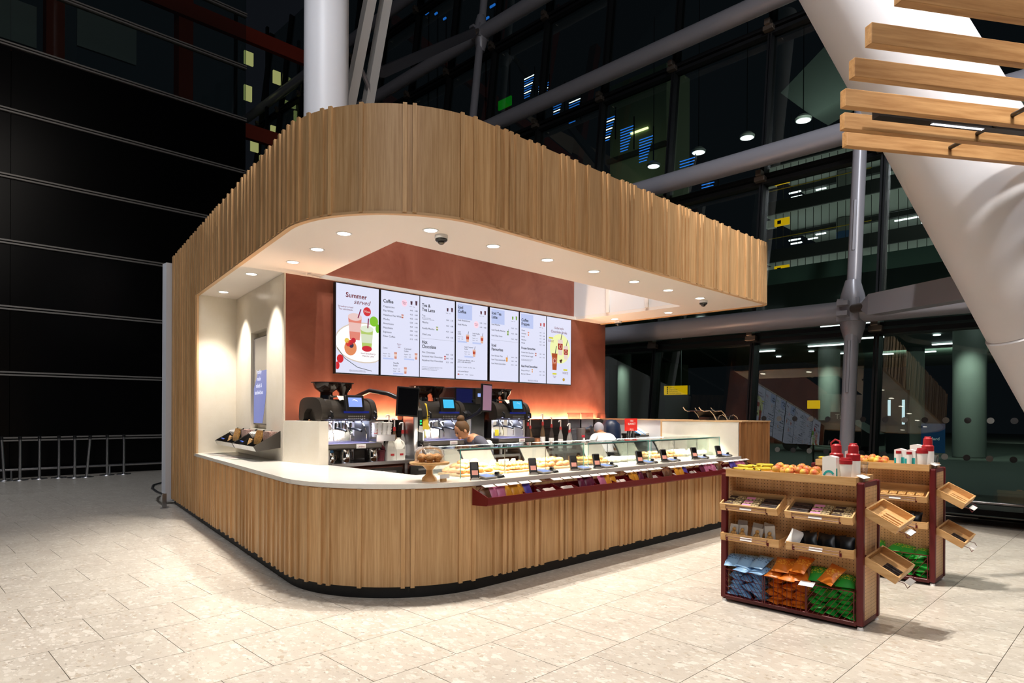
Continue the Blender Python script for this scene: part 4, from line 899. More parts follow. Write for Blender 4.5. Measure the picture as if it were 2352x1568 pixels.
B(-.22, -.08, .20, .2, .28, .24).build('shelf_board', M['darksteel'], t); B(-.22, .0, -.02, -.2, .26, .20).build('upright', M['darksteel'], t); B(.18, .0, -.02, .2, .26, .20).build('upright', M['darksteel'], t)
for k in range(3): B(-.21 + .14 * k, -.09, 0, -.08 + .14 * k, .2, .012, T=Matrix.Translation((0, 0, .26)) @ Matrix.Rotation(.5, 4, 'X')).build('tray', M['tag'] if k != 1 else M['cream'], t)
for k in range(4): B(-.215 + .14 * k, -.095, 0.004, -.20 + .14 * k, .2, .018, T=Matrix.Translation((0, 0, .26)) @ Matrix.Rotation(.5, 4, 'X')).build('blue_edge', mat('blue_edge', '3A90D0', .4), t)
for k in range(2):
    t = kthing('black_chair', ('left' if k == 0 else 'right') + ' one of two black seats with bent chrome frames upturned on the end cabinet', 'chair', (8.0 + .34 * k, 4.72, 1.497), -.3, 'chairs on the end cabinet')
    for y in (-.16, .16):
        MB().tube([(-.26, y, .20), (-.22, y, .16), (-.17, y, .14), (-.05, y, .15), (.02, y, .09), (.08, y, .0)], .009, 8).build('side_frame', M['chrome'], t)
    MB().tube([(.10, -.16, 0), (.13, -.16, .07), (.20, -.16, .09), (.27, -.16, .05), (.30, -.16, .0)], .008, 8).build('arm_loop', M['chrome'], t)
    MB().add([(-.18, -.15, .15), (-.02, -.15, .155), (.06, -.15, .05), (-.18, .15, .15), (-.02, .15, .155), (.06, .15, .05), (-.18, -.15, .135), (-.02, -.15, .14), (.05, -.15, .04), (-.18, .15, .135), (-.02, .15, .14), (.05, .15, .04)], [(0, 1, 4, 3), (1, 2, 5, 4), (6, 9, 10, 7), (7, 10, 11, 8), (0, 3, 9, 6), (2, 8, 11, 5), (0, 6, 7, 1), (1, 7, 8, 2), (3, 4, 10, 9), (4, 5, 11, 10)]).build('seat_shell', M['black'], t)
    MB().bbox(.15, .02, .03, .28, .22, .05, .01).build('back_shell', M['black'], t)

# ================================================================== GLASS CASES AND FOOD
ZW = .985
def case(x0, x1, lab):
    t = wthing('display_case', lab, 'display case', 4.28); t.location.z = ZW; t['group'] = 'glass food cases'
    y0, y1, h = 4.24, 4.72, .275
    B(x0, y0, h - .006, x1, y1, h).build('top_pane', M['cglass'], t); B(x0, y0, 0, x1, y0 + .005, h - .006).build('front_pane', M['cglass'], t)
    for x in (x0, x1 - .005): B(x, y0, 0, x + .005, y1, h - .006).build('side_pane', M['cglass'], t)
    B(x0, y0 - .002, h - .007, x1, y0 + .001, h + .001).build('pane_edge', M['gedge'], t)
    for x in (x0, x1): B(x - .003, y0 - .002, 0, x + .003, y0 + .002, h).build('pane_edge', M['gedge'], t)
    B(x0, y0 + .03, h - .022, x1, y0 + .045, h - .008).build('light_bar', M['steel'], t)
    n = 3
    for k in range(1, n): MB().cyl((x0 + (x1 - x0) * k / n, y0 + .03, 0), (x0 + (x1 - x0) * k / n, y0 + .03, h - .02), .004, n=6).build('post', M['steel'], t)
    gx, gy = G((x0 + x1) / 2, y0 + .12); light('AREA', 'case_light', (gx, gy, ZW + h - .03), 17 * (x1 - x0), (1, .9, .78), (gx, gy + .13, ZW), size=(x1 - x0), size_y=.03)
case(2.97, 4.66, 'long frameless glass food case nearest the cake stand'); case(4.73, 5.87, 'shorter frameless glass food case in the middle of the counter'); case(5.92, 7.60, 'long frameless glass food case next to the tall end cabinet')
# till screens behind the cases
M['till'] = mat('till_grey', '8E8880', .5)
tl = ['behind the cake stand', 'behind the first glass case, left', 'behind the first glass case, right', 'behind the middle glass case', 'behind the last glass case, left', 'behind the last glass case, right']
for k, x in enumerate((3.02, 3.45, 4.30, 5.35, 6.05, 6.95)):
    t = kthing('till_screen', 'grey backed leaning till screen ' + tl[k], 'till', (x, 4.80, ZW + .01), .0, 'till screens')
    TT = Matrix.Translation((0, .02, .02)) @ Matrix.Rotation(-.55, 4, 'X')
    vs = []; 
    MB().bbox(.22, 0, .115, .42, .02, .23, .008, T=TT).build('back_shell', M['till'], t); MB().tube([TT @ Vector((.0, .0, .02)), TT @ Vector((-.005, -.008, .14)), TT @ Vector((.0, .0, .235))], .012, 8).build('side_edge', M['black'], t)
    B(.1, -.03, -.01, .3, .1, .01).build('foot', M['black'], t)
def tag_at(x, y, z, lab, grp, w=.07): 
    o = B(-w / 2, -.002, 0, w / 2, 0, .045).build('price_card', M['tag'], loc=(x, y, z), rot=(-.35, 0, 0)); tag(o, lab, 'price card', grp)
def croissant_mesh():
    pts = []; rs = []
    for i in range(15):
        a = -1.25 + 2.5 * i / 14; pts.append((.062 * math.sin(a), -.045 * math.cos(a) + .04, .024)); rs.append(.008 + .024 * math.cos(a * 1.12) * (1 if i % 2 else .86))
    me = MB().tube(pts, .02, 10, rs=rs).mesh('croissant'); me.materials.append(M['croissant']); return me
def mesh_of(mb, name, m): me = mb.mesh(name); me.materials.append(m); return me
CR = croissant_mesh()
pn = MB(); pn.bbox(0, 0, .016, .075, .10, .03, .012)
for k in range(5): pn.ell((random.uniform(-.025, .025), random.uniform(-.035, .035), .034), .010, .008, .006, 6, 4)
PAIN = mesh_of(pn, 'pastry', M['muffin'])
BAG = mesh_of(MB().bbox(0, 0, .035, .07, .20, .06, .025), 'wrapped_baguette', M['milk'])
SW = mesh_of(MB().add([(-.06, -.03, 0), (.06, -.03, 0), (.06, .05, 0), (-.06, .05, 0), (-.06, .0, .085), (.06, .0, .085)], [(3, 2, 1, 0), (0, 1, 5, 4), (2, 3, 4, 5), (1, 2, 5), (3, 0, 4)]), 'sandwich_pack', M['milk'])
def inst(me, name, loc, rot, lab, cat, grp, m=None, gg=True):
    o = bpy.data.objects.new(name, me); COL.objects.link(o); o.location = G(loc[0], loc[1]) + (loc[2],) if gg else loc; o.rotation_euler = rot; tag(o, lab, cat, grp)
    if m: remat(o, m)
    return o
rf = random.Random(11)
def heap(me, name, x0, x1, y0, y1, nx, ny, dx, z, nm, cat, where, layers=1, m=None):
    c = 0
    for l_ in range(layers):
        for j in range(ny - l_):
            for i in range(nx - l_):
                x = x0 + (x1 - x0) * (i + .5 + .5 * l_) / nx; y = y0 + (y1 - y0) * (j + .5 + .5 * l_) / ny
                inst(me, name, (x + rf.uniform(-.01, .01), y + rf.uniform(-.01, .01), z + l_ * .038), (rf.uniform(-.12, .12), rf.uniform(-.12, .12), rf.uniform(-.5, .5)),
                     f'{nm} {where}, {["bottom", "second", "top"][l_]} layer, {["front", "middle", "back"][j]} row, {ORD[i]} along', cat, f'{nm}s {where}', m)
def board(x0, x1, lab):
    o = MB().bbox((x0 + x1) / 2, 4.47, ZW + .012, x1 - x0, .34, .022, .006).build('serving_board', M['tray']); tag(wplace(o, 4.47), lab, 'board', 'serving boards')
board(2.74 + .27, 3.52, 'wooden serving board under croissants nearest the cake stand'); board(3.56, 4.05, 'wooden serving board under nutty pastries in the first case'); board(4.1, 4.62, 'wooden serving board under croissants at the right end of the first case')
heap(CR, 'croissant', 3.02, 3.50, 4.33, 4.66, 4, 3, .1, ZW + .026, 'golden croissant', 'croissant', 'at left of the first case', 3)
heap(PAIN, 'pastry', 3.58, 4.03, 4.33, 4.62, 5, 3, .1, ZW + .026, 'nut topped pastry', 'pastry', 'amid the first case', 2)
heap(SW, 'sandwich_pack', 3.62, 4.05, 4.62, 4.70, 3, 1, .1, ZW + .026, 'white boxed sandwich', 'sandwich', 'behind first case pastries', 1)
heap(CR, 'croissant', 4.12, 4.60, 4.33, 4.64, 4, 3, .1, ZW + .026, 'pale golden croissant', 'croissant', 'at right of the first case', 2)
heap(PAIN, 'pastry', 4.78, 5.25, 4.34, 4.62, 5, 3, .1, ZW + .02, 'sugared round pastry', 'pastry', 'left in the middle case', 2, M['biscuit'])
heap(BAG, 'wrapped_baguette', 5.28, 5.82, 4.42, 4.52, 6, 1, .1, ZW + .005, 'white wrapped baguette', 'baguette', 'right in the middle case', 1)
heap(CR, 'croissant', 5.98, 6.40, 4.33, 4.60, 4, 2, .1, ZW + .02, 'small golden croissant', 'croissant', 'at left of the last case', 2)
heap(PAIN, 'pastry', 6.42, 6.85, 4.34, 4.60, 4, 2, .1, ZW + .02, 'toasted roll', 'pastry', 'amid the last case', 2, M['croissant'])
heap(BAG, 'wrapped_baguette', 6.88, 7.52, 4.40, 4.55, 7, 1, .1, ZW + .005, 'paper wrapped roll', 'roll', 'at right of the last case', 1)
heap(SW, 'sandwich_pack', 6.9, 7.5, 4.6, 4.68, 4, 1, .1, ZW + .005, 'pale sandwich wedge', 'sandwich', 'behind last case rolls', 1)

# cake stand
t = kthing('cake_stand', 'round wooden cake stand with turned foot on the worktop corner', 'cake stand', (2.66, 4.27, ZW))
MB().lathe([(.065, 0), (.06, .03), (.03, .06), (.026, .10), (.055, .135), (.10, .15)], n=24).build('foot', M['tray'], t)
MB().lathe([(.155, .15), (.165, .155), (.165, .17), (.155, .172)], n=36).build('plate', M['tray'], t)
t = kthing('glass_dome', 'clear glass dome with knob covering the muffins on the cake stand', 'dome', (2.66, 4.27, ZW + .173))
MB().lathe([(.125, 0), (.125, .06), (.115, .10), (.085, .125), (.03, .14), (.0, .142)], n=32, cap=False).build('bell', M['dglass'], t); MB().ell((0, 0, .153), .014, .014, .012).build('knob', M['dglass'], t)
mf = MB(); mf.lathe([(.024, 0), (.032, .03)], n=12); mf.ell((0, 0, .040), .044, .044, .030, 12, 8, noise=.09)
MUF = mesh_of(mf, 'muffin', M['muffin'])
for k in range(7):
    a = k * PI / 3; r_ = .078 if k < 6 else 0
    inst(MUF, 'muffin', (2.66 + r_ * math.cos(a), 4.27 + r_ * math.sin(a), ZW + .173), (0, 0, a), 'golden crumble topped muffin under the glass dome, ' + ('in the centre' if k == 6 else ORD[k] + ' counted round the ring'), 'muffin', 'muffins under the dome')
t = kthing('cake_label', 'small white card in a wooden clip leaning at the cake stand foot', 'card', (2.735, 4.16, ZW)); MB().bbox(0, 0, .014, .05, .03, .028, .003).build('clip', M['tray'], t); B(-.05, -.02, .028, .05, -.018, .065).build('card', M['tag'], t)

# payment points: terminal, tablet, cradle
px = [3.03, 3.755, 4.345, 4.72, 5.50, 6.00, 6.70, 7.33]
def point(i, x):
    w_ = f'{ORD[i]} from the cake stand'
    t = kthing('card_terminal', 'black upright card payment terminal on its stand, ' + w_, 'card terminal', (x, 4.085, ZW), -.55, 'card terminals')
    MB().add([(-.045, -.04, 0), (.045, -.04, 0), (.04, .045, 0), (-.04, .045, 0), (-.025, -.015, .022), (.025, -.015, .022), (.02, .025, .022), (-.02, .025, .022)], [(3, 2, 1, 0), (4, 5, 6, 7), (0, 1, 5, 4), (1, 2, 6, 5), (2, 3, 7, 6), (3, 0, 4, 7)]).build('base', M['hood'], t)
    b = MB().bbox(0, 0, .09, .076, .034, .16, .01).build('body', M['black'], t, rot=(-.38, 0, 0)); B(-.028, -.0185, .095, .028, -.0168, .155).build('screen', mat('terminal_screen', '0A0B0E', .1), b)
    B(-.026, -.0185, .04, .026, -.0168, .085).build('picture', mat('terminal_pic', 'C89080', .4, emit='C87060', es=.3), b)
    t = kthing('order_tablet', 'white framed tablet with blue screen lying beside a terminal, ' + w_, 'tablet', (x + .135, 4.09, ZW), .1, 'order tablets')
    b = MB().bbox(0, 0, .022, .15, .12, .018, .006).build('housing', M['till'], t, rot=(.18, 0, 0)); B(-.062, -.048, .031, .062, .048, .0325).build('screen', M['pad'], b)
    B(-.06, -.05, 0, .06, .04, .01).build('base', M['till'], t)
    if i != 2:
        t = kthing('receipt_cradle', 'low black wedge shaped scanner cradle beside a tablet, ' + w_, 'cradle', (x + .275, 4.09, ZW), .35, 'scanner cradles')
        MB().add([(-.06, -.04, 0), (.06, -.04, 0), (.06, .045, 0), (-.06, .045, 0), (-.05, -.03, .018), (.055, -.03, .02), (.05, .04, .045), (-.04, .04, .03)], [(3, 2, 1, 0), (4, 5, 6, 7), (0, 1, 5, 4), (1, 2, 6, 5), (2, 3, 7, 6), (3, 0, 4, 7)]).build('wedge', M['black'], t)
        MB().bbox(.02, .02, .035, .05, .03, .04, .006).build('head', M['black'], t)
for i, x in enumerate(px): point(i, x)

# snack trough along the counter front
t = wthing('snack_trough', 'long dark red metal trough of snacks hung along the counter front', 'trough', 3.9)
tx0, tx1 = 2.95, 7.80; yf = 3.80
prof = [(3.99, .775), (yf + .02, .785), (yf, .80), (yf, .858), (yf + .008, .858), (yf + .01, .80), (3.99, .79)]
def trp(x0, x1, pr): n = len(pr); return MB().add([(x0, p[0], p[1]) for p in pr] + [(x1, p[0], p[1]) for p in pr], [tuple(range(n)), tuple(range(2 * n - 1, n - 1, -1))] + [(i, (i + 1) % n, n + (i + 1) % n, n + i) for i in range(n)])
trp(tx0, tx1, prof).build('channel', M['maroon'], t); B(tx0, 3.972, .78, tx1, 3.985, .89).build('back_plate', M['maroon'], t)
endp = [(3.99, .775), (yf + .02, .785), (yf, .80), (yf, .858), (3.99, .93)]
for x in (tx0 - .006, tx1): trp(x, x + .006, endp).build('end_plate', M['maroon'], t)
divs = [3.42, 3.66, 3.90, 4.12, 4.42, 4.72, 5.02, 5.30, 5.56, 5.84, 6.12, 6.4, 6.7, 7.0, 7.3, 7.55]
for x in divs: trp(x, x + .004, [(3.985, .79), (yf + .01, .80), (yf + .01, .85), (3.985, .90)]).build('divider', M['maroon'], t)
for x0, x1 in ((2.96, 3.6), (3.62, 4.3), (4.32, 5.0), (5.02, 5.7), (5.72, 6.4), (6.42, 7.1), (7.12, 7.78)):
    w_ = MB(); w_.tube([(x0, 3.975, .86), (x0, 3.90, .94), (x1, 3.90, .94), (x1, 3.975, .86)], .004, 6); w_.tube([(x0, 3.94, .90), (x1, 3.94, .90)], .004, 6); w_.build('ticket_rail', M['red'], t)
tx = 2.985; k = 0
gaps = {5, 13, 19, 28}
for k in range(34):
    x = 2.99 + k * .142
    if k in gaps: continue
    o = B(0, 0, 0, .125, .045, .002).build('ticket', M['tag'], t, loc=(x, 3.885, .937), rot=(.35, 0, 0))
def pillow(w, h, d, seal=.018):
    nx, nz = 7, 8; vs = []; fs = []
    for sgn in (-1, 1):
        for j in range(nz + 1):
            for i in range(nx + 1):
                u = i / nx * 2 - 1; v = j / nz * 2 - 1
                if abs(v) > .93: y = 0
                else: y = (1 - abs(u) ** 2.6) * (1 - (abs(v) / .93) ** 2.2)
                wob = 1 - .06 * (1 - v * v) * (1 if abs(u) > .9 else 0)
                vs.append((u * w / 2 * wob, sgn * (d / 2) * max(y, 0) + .0006 * sgn, (v + 1) / 2 * h))
    n = (nx + 1) * (nz + 1)
    for j in range(nz):
        for i in range(nx):
            a = j * (nx + 1) + i; fs.append((a, a + 1, a + nx + 2, a + nx + 1)); b = a + n; fs.append((b + nx + 1, b + nx + 2, b + 1, b))
    mb = MB().add(vs, fs, True); return mb
BAGM = mesh_of(pillow(.105, .135, .04), 'snack_bag', M['tag'])
FLAT = mesh_of(MB().bbox(0, 0, .05, .08, .012, .10, .003), 'snack_bar', M['darkbar'])
sc_ = {'pink': 'D87CA0', 'yellow': 'E8A030', 'purple': '5A48A8', 'silver': 'C8B8B0', 'plum': '6A2440', 'brown': '6A4630', 'white': 'E0D6CE'}
for k_, c in sc_.items(): M['bag_' + k_] = mat('bag_' + k_, c, .3)
seq = ['brown', 'pink', 'pink', 'yellow', 'yellow', 'yellow', 'purple', None, 'silver', 'silver', 'silver', None, 'white', 'white', None, 'plum', 'plum', 'plum', None, 'pink', 'yellow', 'yellow', 'silver', 'silver', None, 'yellow', 'yellow', 'plum', None, 'brown', 'silver', 'white', None, 'brown', 'brown', 'white', 'yellow', 'yellow', 'purple', None, 'silver', 'white', None, 'plum', 'pink', 'pink', 'pink', 'white', 'brown', 'white', 'white', 'silver', 'purple', 'purple', 'pink', 'pink', 'pink', 'brown']
runs = 0; last = None; cnts = {}
for k, c in enumerate(seq):
    if c is None: last = None; continue
    if c != last: runs = cnts[c] = cnts.get(c, 0) + 1; last = c; ink = 0
    else: ink += 1
    x = 3.02 + k * (7.74 - 3.02) / (len(seq) - 1)
    low = c in ('silver', 'white')
    inst(FLAT if low else BAGM, 'snack_packet', (x, 3.87 if not low else 3.84, .805 + (0 if low else .005)), (-.95 if low else -.45, rf.uniform(-.15, .15), rf.uniform(-.2, .2)),
         f'{c} snack packet in the red trough, {ORD[ink]} of the {ORD[cnts[c]-1]} {c} cluster', 'snack packet', f'{c} snack packets, {ORD[cnts[c]-1]} cluster', None if False else M['bag_' + c])
#@@
# ================================================================== DISPLAY STANDS
def packet_mesh(w, h, d, name): 
    me = pillow(w, h, d).mesh(name); me.materials.append(M['tag'])
    return me
CRISP = packet_mesh(.135, .185, .07, 'crisp_packet')
def foil(name, c, c2):
    m = mat(name, c, .38); b = m.node_tree.nodes['Principled BSDF']; tc = N(m, 'ShaderNodeTexCoord')
    se = N(m, 'ShaderNodeSeparateXYZ'); L(m, tc.outputs['Object'], se.inputs[0])
    n = N(m, 'ShaderNodeTexNoise', Scale=60, Detail=3); L(m, tc.outputs['Object'], n.inputs['Vector'])
    r1 = N(m, 'ShaderNodeMath', operation='COMPARE'); r1.inputs[1].default_value = .10; r1.inputs[2].default_value = .035; L(m, se.outputs[2], r1.inputs[0])
    g = N(m, 'ShaderNodeMath', operation='GREATER_THAN'); g.inputs[1].default_value = .52; L(m, n.outputs[0], g.inputs[0])
    mu = N(m, 'ShaderNodeMath', operation='MULTIPLY'); L(m, r1.outputs[0], mu.inputs[0]); L(m, g.outputs[0], mu.inputs[1])
    mx = N(m, 'ShaderNodeMix', data_type='RGBA'); L(m, mu.outputs[0], mx.inputs[0]); mx.inputs[6].default_value = lin(c); mx.inputs[7].default_value = lin(c2); L(m, mx.outputs[2], b.inputs['Base Color'])
    bp = N(m, 'ShaderNodeBump', Strength=.5, Distance=.004); n2 = N(m, 'ShaderNodeTexNoise', Scale=18, Detail=2); L(m, tc.outputs['Object'], n2.inputs['Vector']); L(m, n2.outputs[0], bp.inputs['Height']); L(m, bp.outputs[0], b.inputs['Normal'])
    return m
M['blue_foil'] = foil('blue_foil', '8DB8E0', '47709A'); M['orange_foil'] = foil('orange_foil', 'D47420', 'F0B040'); M['green_foil'] = foil('green_foil', '28A03A', 'C8D83E'); M['foil_label'] = mat('foil_label', 'C8CCD4', .3)
STO = [Vector((5.245, 2.68, 0)), Vector((7.10, 2.62, 0))]; SRZ = -PI / 2
SN = ['nearer', 'farther']
def stp(i, x, y, z): return STO[i] + Vector((y, -x, z))
def sthing(i, name, lab, cat, x, y, z, grp=None): return thing(name, lab, cat, stp(i, x, y, z), SRZ, grp)
def tray(i, x0, x1, zl, tilt, lab, lip=.062, d=.21, sh=.06):
    t = sthing(i, 'wooden_tray', lab, 'tray', x0, -.045, zl - lip, f'wooden trays on the {SN[i]} stand'); w = x1 - x0
    T = Matrix.Rotation(tilt, 4, 'X'); th = .012
    B(0, 0, 0, w, th, lip, T=T).build('front_board', M['tray'], t); B(0, d - th, 0, w, d, sh + .015, T=T).build('back_board', M['tray'], t)
    for a in (0, w - th): B(a, th, 0, a + th, d - th, sh, T=T).build('side_board', M['tray'], t)
    B(th, th, 0, w - th, d - th, .008, T=T).build('bottom', M['tray'], t)
    f = MB(); a, b = w * .12, w * .82
    for zz_ in (.018, .040): f.tube([(a, -.022, zz_), (b, -.022, zz_)], .0022, 6)
    for xx in (a, b): f.tube([(xx, 0, .045), (xx, -.022, .052), (xx, -.024, .018), (xx, -.0, .012)], .0025, 6); f.box(xx - .008, -.006, .002, xx + .008, 0, .03)
    f.build('ticket_wire', M['red'], t)
    B(-.05, 0, 0, .05, .0015, .028, T=Matrix.Translation((w * .47, -.026, .022)) @ Matrix.Rotation(-.35, 4, 'X')).build('price_card', M['tag'], t)
    return t
def bin_(i, x0, x1, style, lab):
    t = sthing(i, 'wire_basket', lab, 'basket', x0, -.02, .055, f'wire baskets of the {SN[i]} stand'); w = x1 - x0; h = .225
    f = MB().tube([(0, .17, h), (0, 0, h), (w, 0, h), (w, .17, h)], .004, 6).tube([(0, 0, 0), (w, 0, 0)], .004, 6)
    for a in (0, w): f.tube([(a, 0, 0), (a, 0, h)], .004, 6)
    f.build('rim', M['red'], t)
    g = MB(); n = 9; sl = {'\\': .16, '|': 0, '/': -.16}[style]
    for k in range(-5, n + 6):
        xa = w * k / n; xb = xa - sl; za, zb = 0.0, h
        if sl:
            m_ = (zb - za) / (xb - xa)
            if xa > w: za = m_ * (w - xa); xa = w
            if xa < 0: za = m_ * (0 - xa); xa = 0
            if xb > w: zb = za + m_ * (w - xa); xb = w
            if xb < 0: zb = za + m_ * (0 - xa); xb = 0
        if not (0 <= xa <= w and 0 <= xb <= w and -.001 <= za < h and 0 < zb <= h + .001): continue
        if zb - za > .01: g.tube([(xa, 0, za), (xb, 0, zb)], .0022, 5)
    for k in (1, 2): g.tube([(0, .002, h * k / 3), (w, .002, h * k / 3)], .0018, 5)
    g.build('wire_grid', M['red'], t, kind='stuff')
    MB().box(0, .0, .0, w, .17, .004).build('bottom', M['red'], t)
    return t
rp = random.Random(21)
def fill(i, x0, x1, m, cn, where, rows=5, zb=.068, top=.275):
    w = x1 - x0
    for r_ in range(rows):
        n = 2 if r_ % 2 else 3
        for k in range(n):
            x = x0 + w * (k + .5) / n + rp.uniform(-.012, .012); z = zb + (top - zb - .03) * r_ / (rows - 1)
            q = bpy.data.objects.new('crisp_packet', CRISP); COL.objects.link(q); remat(q, m)
            q.scale = (.72, .8, .72)
            q.matrix_world = Matrix.Translation(stp(i, x, .01, z)) @ Matrix.Rotation(SRZ, 4, 'Z') @ Matrix.Rotation(rp.uniform(-.35, .35), 4, 'Z') @ Matrix.Rotation(rp.uniform(-.3, .3), 4, 'Y') @ Matrix.Rotation(-PI / 2 + rp.uniform(-.12, .12), 4, 'X') @ Matrix.Diagonal((.78, .95, .78, 1))
            tag(q, f'{cn} crisp packet in the {where} basket, {SN[i]} stand, {ORD[r_]} layer up, {ORD[k]} along', 'crisp packet', f'{cn} packets in the {where} basket, {SN[i]} stand')
def loose(i, x, y, z, m, lab, rz, rx, ry=0, s_=1):
    q = bpy.data.objects.new('crisp_packet', CRISP); COL.objects.link(q); remat(q, m)
    q.matrix_world = Matrix.Translation(stp(i, x, y, z)) @ Matrix.Rotation(SRZ + rz, 4, 'Z') @ Matrix.Rotation(ry, 4, 'Y') @ Matrix.Rotation(rx, 4, 'X') @ Matrix.Scale(s_, 4)
    tag(q, lab, 'crisp packet', f'loose crisp packets on the {SN[i]} stand')
SWD = 1.108
def stand(i):
    t = sthing(i, 'display_stand', f'{SN[i]} dark red steel and pegboard snack display stand', 'display stand', 0, 0, 0, 'snack display stands')
    for x in (-.02, SWD - .052):
        for y in (-.005, .355):
            MB().bbox(x + .026, y + .025, .56, .052, .05, 1.065, .012).build('post', M['red'], t); MB().cyl((x + .026, y + .025, 0), (x + .026, y + .025, .02), .024, .018, 14).build('foot', M['tag'], t)
    for y in (0.0, .365): B(.03, y, .022, SWD - .05, y + .03, .057).build('base_rail', M['red'], t)
    for x in (-.015, SWD - .04): 
        B(x, .045, .022, x + .03, .355, .057).build('side_rail', M['red'], t); B(x, .045, 1.055, x + .03, .355, 1.09).build('top_rail', M['red'], t)
    B(.03, .03, .03, SWD - .05, .37, .05).build('floor_plate', M['red'], t)
    B(.03, .175, .06, SWD - .05, .195, 1.07).build('pegboard', M['peg'], t)
    for x in (-.01, SWD - .028): B(x, .045, .057, x + .016, .355, 1.055).build('side_pegboard', M['peg'], t)
    B(.012, .045, .06, .03, .17, 1.07).build('inner_cheek', M['peg'], t)
    for z in (.86, .87 - .37):
        for y in (.05, .31): B(SWD - .012, y, z - .02, SWD - .004, y + .03, z + .05).build('slot_bracket', M['red'], t)
    # fruit crate on top
    c = sthing(i, 'fruit_crate', f'long shallow oak crate of fruit and cups on top of the {SN[i]} stand', 'crate', .03, -.015, 1.068, 'crates on the stands')
    w, d, h = SWD - .08, .41, .062
    B(0, 0, 0, w, .014, h).build('front_board', M['tray'], c); B(0, d - .014, 0, w, d, h).build('back_board', M['tray'], c); B(0, .014, 0, .014, d - .014, h).build('end_board', M['tray'], c); B(w - .014, .014, 0, w, d - .014, h).build('end_board', M['tray'], c)
    B(.014, .014, .0, w - .014, d - .014, .03).build('bottom', M['tray'], c); B(.74, .014, .03, .752, d - .014, h).build('divider', M['tray'], c)
    # side trays
    for k, z in enumerate((.905, .545)):
        s_ = sthing(i, 'side_tray', f'{"upper" if k == 0 else "lower"} small tilted wooden tray on the right side of the {SN[i]} stand', 'tray', SWD + .005, .03, z, 'small side trays')
        T = Matrix.Rotation(.48, 4, 'Y') @ Matrix.Rotation(.16, 4, 'X'); L2, D, Hh, th = .25, .33, .06, .012
        B(0, 0, -Hh, L2, th, 0, T=T).build('near_board', M['tray'], s_); B(0, D - th, -Hh, L2, D, 0, T=T).build('far_board', M['tray'], s_)
        B(0, th, -Hh, th, D - th, 0, T=T).build('end_board', M['tray'], s_); B(L2 - th, th, -Hh, L2, D - th, 0, T=T).build('end_board', M['tray'], s_); B(th, th, -Hh, L2 - th, D - th, -Hh + .008, T=T).build('bottom', M['tray'], s_)
        g = MB().tube([T @ Vector(p) for p in ((L2, .05, -.05), (L2 + .04, .05, -.04), (L2 + .07, .05, -.06), (L2 + .07, .22, -.06), (L2 + .04, .22, -.04), (L2, .22, -.05))], .0028, 6); g.build('ticket_wire', M['red'], s_)
        B(L2 + .03, .08, -.047, L2 + .075, .19, -.045, T=T).build('price_card', M['tag'], s_)
        W_M = s_.matrix_basis
        base = Matrix.Translation(stp(i, SWD + .005, .03, z)) @ Matrix.Rotation(SRZ, 4, 'Z') @ T
        for q in range(4):
            if k == 0: o = MB().bbox(.165, .075 + .045 * q, -.043, .15, .022, .018, .003, T=base).build('wooden_bar', M['tray']); tag(o, f'pale wooden slat in the upper side tray, {SN[i]} stand, {ORD[q]} from the near side', 'bar', f'slats in the upper side tray, {SN[i]} stand')
            else: o = MB().bbox(.18, .06 + .038 * q, -.043, .14, .028, .016, .004, T=base).build('chocolate_bar', M['darkbar']); tag(o, f'dark wrapped bar in the lower side tray, {SN[i]} stand, {ORD[q]} from the near side', 'bar', f'bars in the lower side tray, {SN[i]} stand')
    # ticket prism on the corner
    for k in range(2 + i):
        o = sthing(i, 'ticket_holder', f'{ORD[k]} small white angled price ticket on the right end of the {SN[i]} stand top', 'ticket holder', SWD - .04, .09 + .075 * k, 1.092, 'ticket holders')
        MB().add([(-.03, -.035, .045), (.025, -.035, .025), (.025, .035, .025), (-.03, .035, .045), (-.03, -.035, .048), (.025, -.035, .028), (.025, .035, .028), (-.03, .035, .048)], [(3, 2, 1, 0), (4, 5, 6, 7), (0, 1, 5, 4), (1, 2, 6, 5), (2, 3, 7, 6), (3, 0, 4, 7)]).build('ticket', M['tag'], o)
        B(-.02, -.02, 0, .015, .02, .03).build('holder', M['dglass'], o)
for i in (0, 1): stand(i)
tray(0, 0.0, .49, .845, .42, 'top left slanted wooden tray of seeded bars on the nearer stand'); tray(0, .55, 1.05, .84, .42, 'top right slanted wooden tray of dark bars on the nearer stand')
tray(0, .0, .50, .59, .06, 'lower left wooden tray holding carded biscuits on the nearer stand', sh=.06); tray(0, .555, 1.055, .592, .06, 'lower right wooden tray of black packets on the nearer stand')
tray(1, 0.0, .49, .84, .42, 'top left wooden tray on the farther stand, mostly hidden'); tray(1, .55, 1.05, .835, .42, 'top right slanted tray of square brown packs on the farther stand'); tray(1, .55, 1.055, .59, .06, 'lower right tray of black packets on the farther stand')
bin_(0, .03, .36, '\\', 'left wire basket of blue packets under the nearer stand'); bin_(0, .375, .70, '|', 'middle wire basket of orange packets under the nearer stand'); bin_(0, .71, 1.05, '/', 'right wire basket of green packets under the nearer stand')
bin_(1, .40, 1.05, '/', 'wide wire basket of green packets under the farther stand')
fill(0, .03, .36, M['blue_foil'], 'pale blue', 'left', 6); fill(0, .375, .70, M['orange_foil'], 'orange', 'middle', 6); fill(0, .71, 1.05, M['green_foil'], 'green', 'right', 6, top=.28)
fill(1, .42, .74, M['green_foil'], 'green', 'wide left-half', 5); fill(1, .72, 1.05, M['green_foil'], 'green', 'wide right-half', 5)
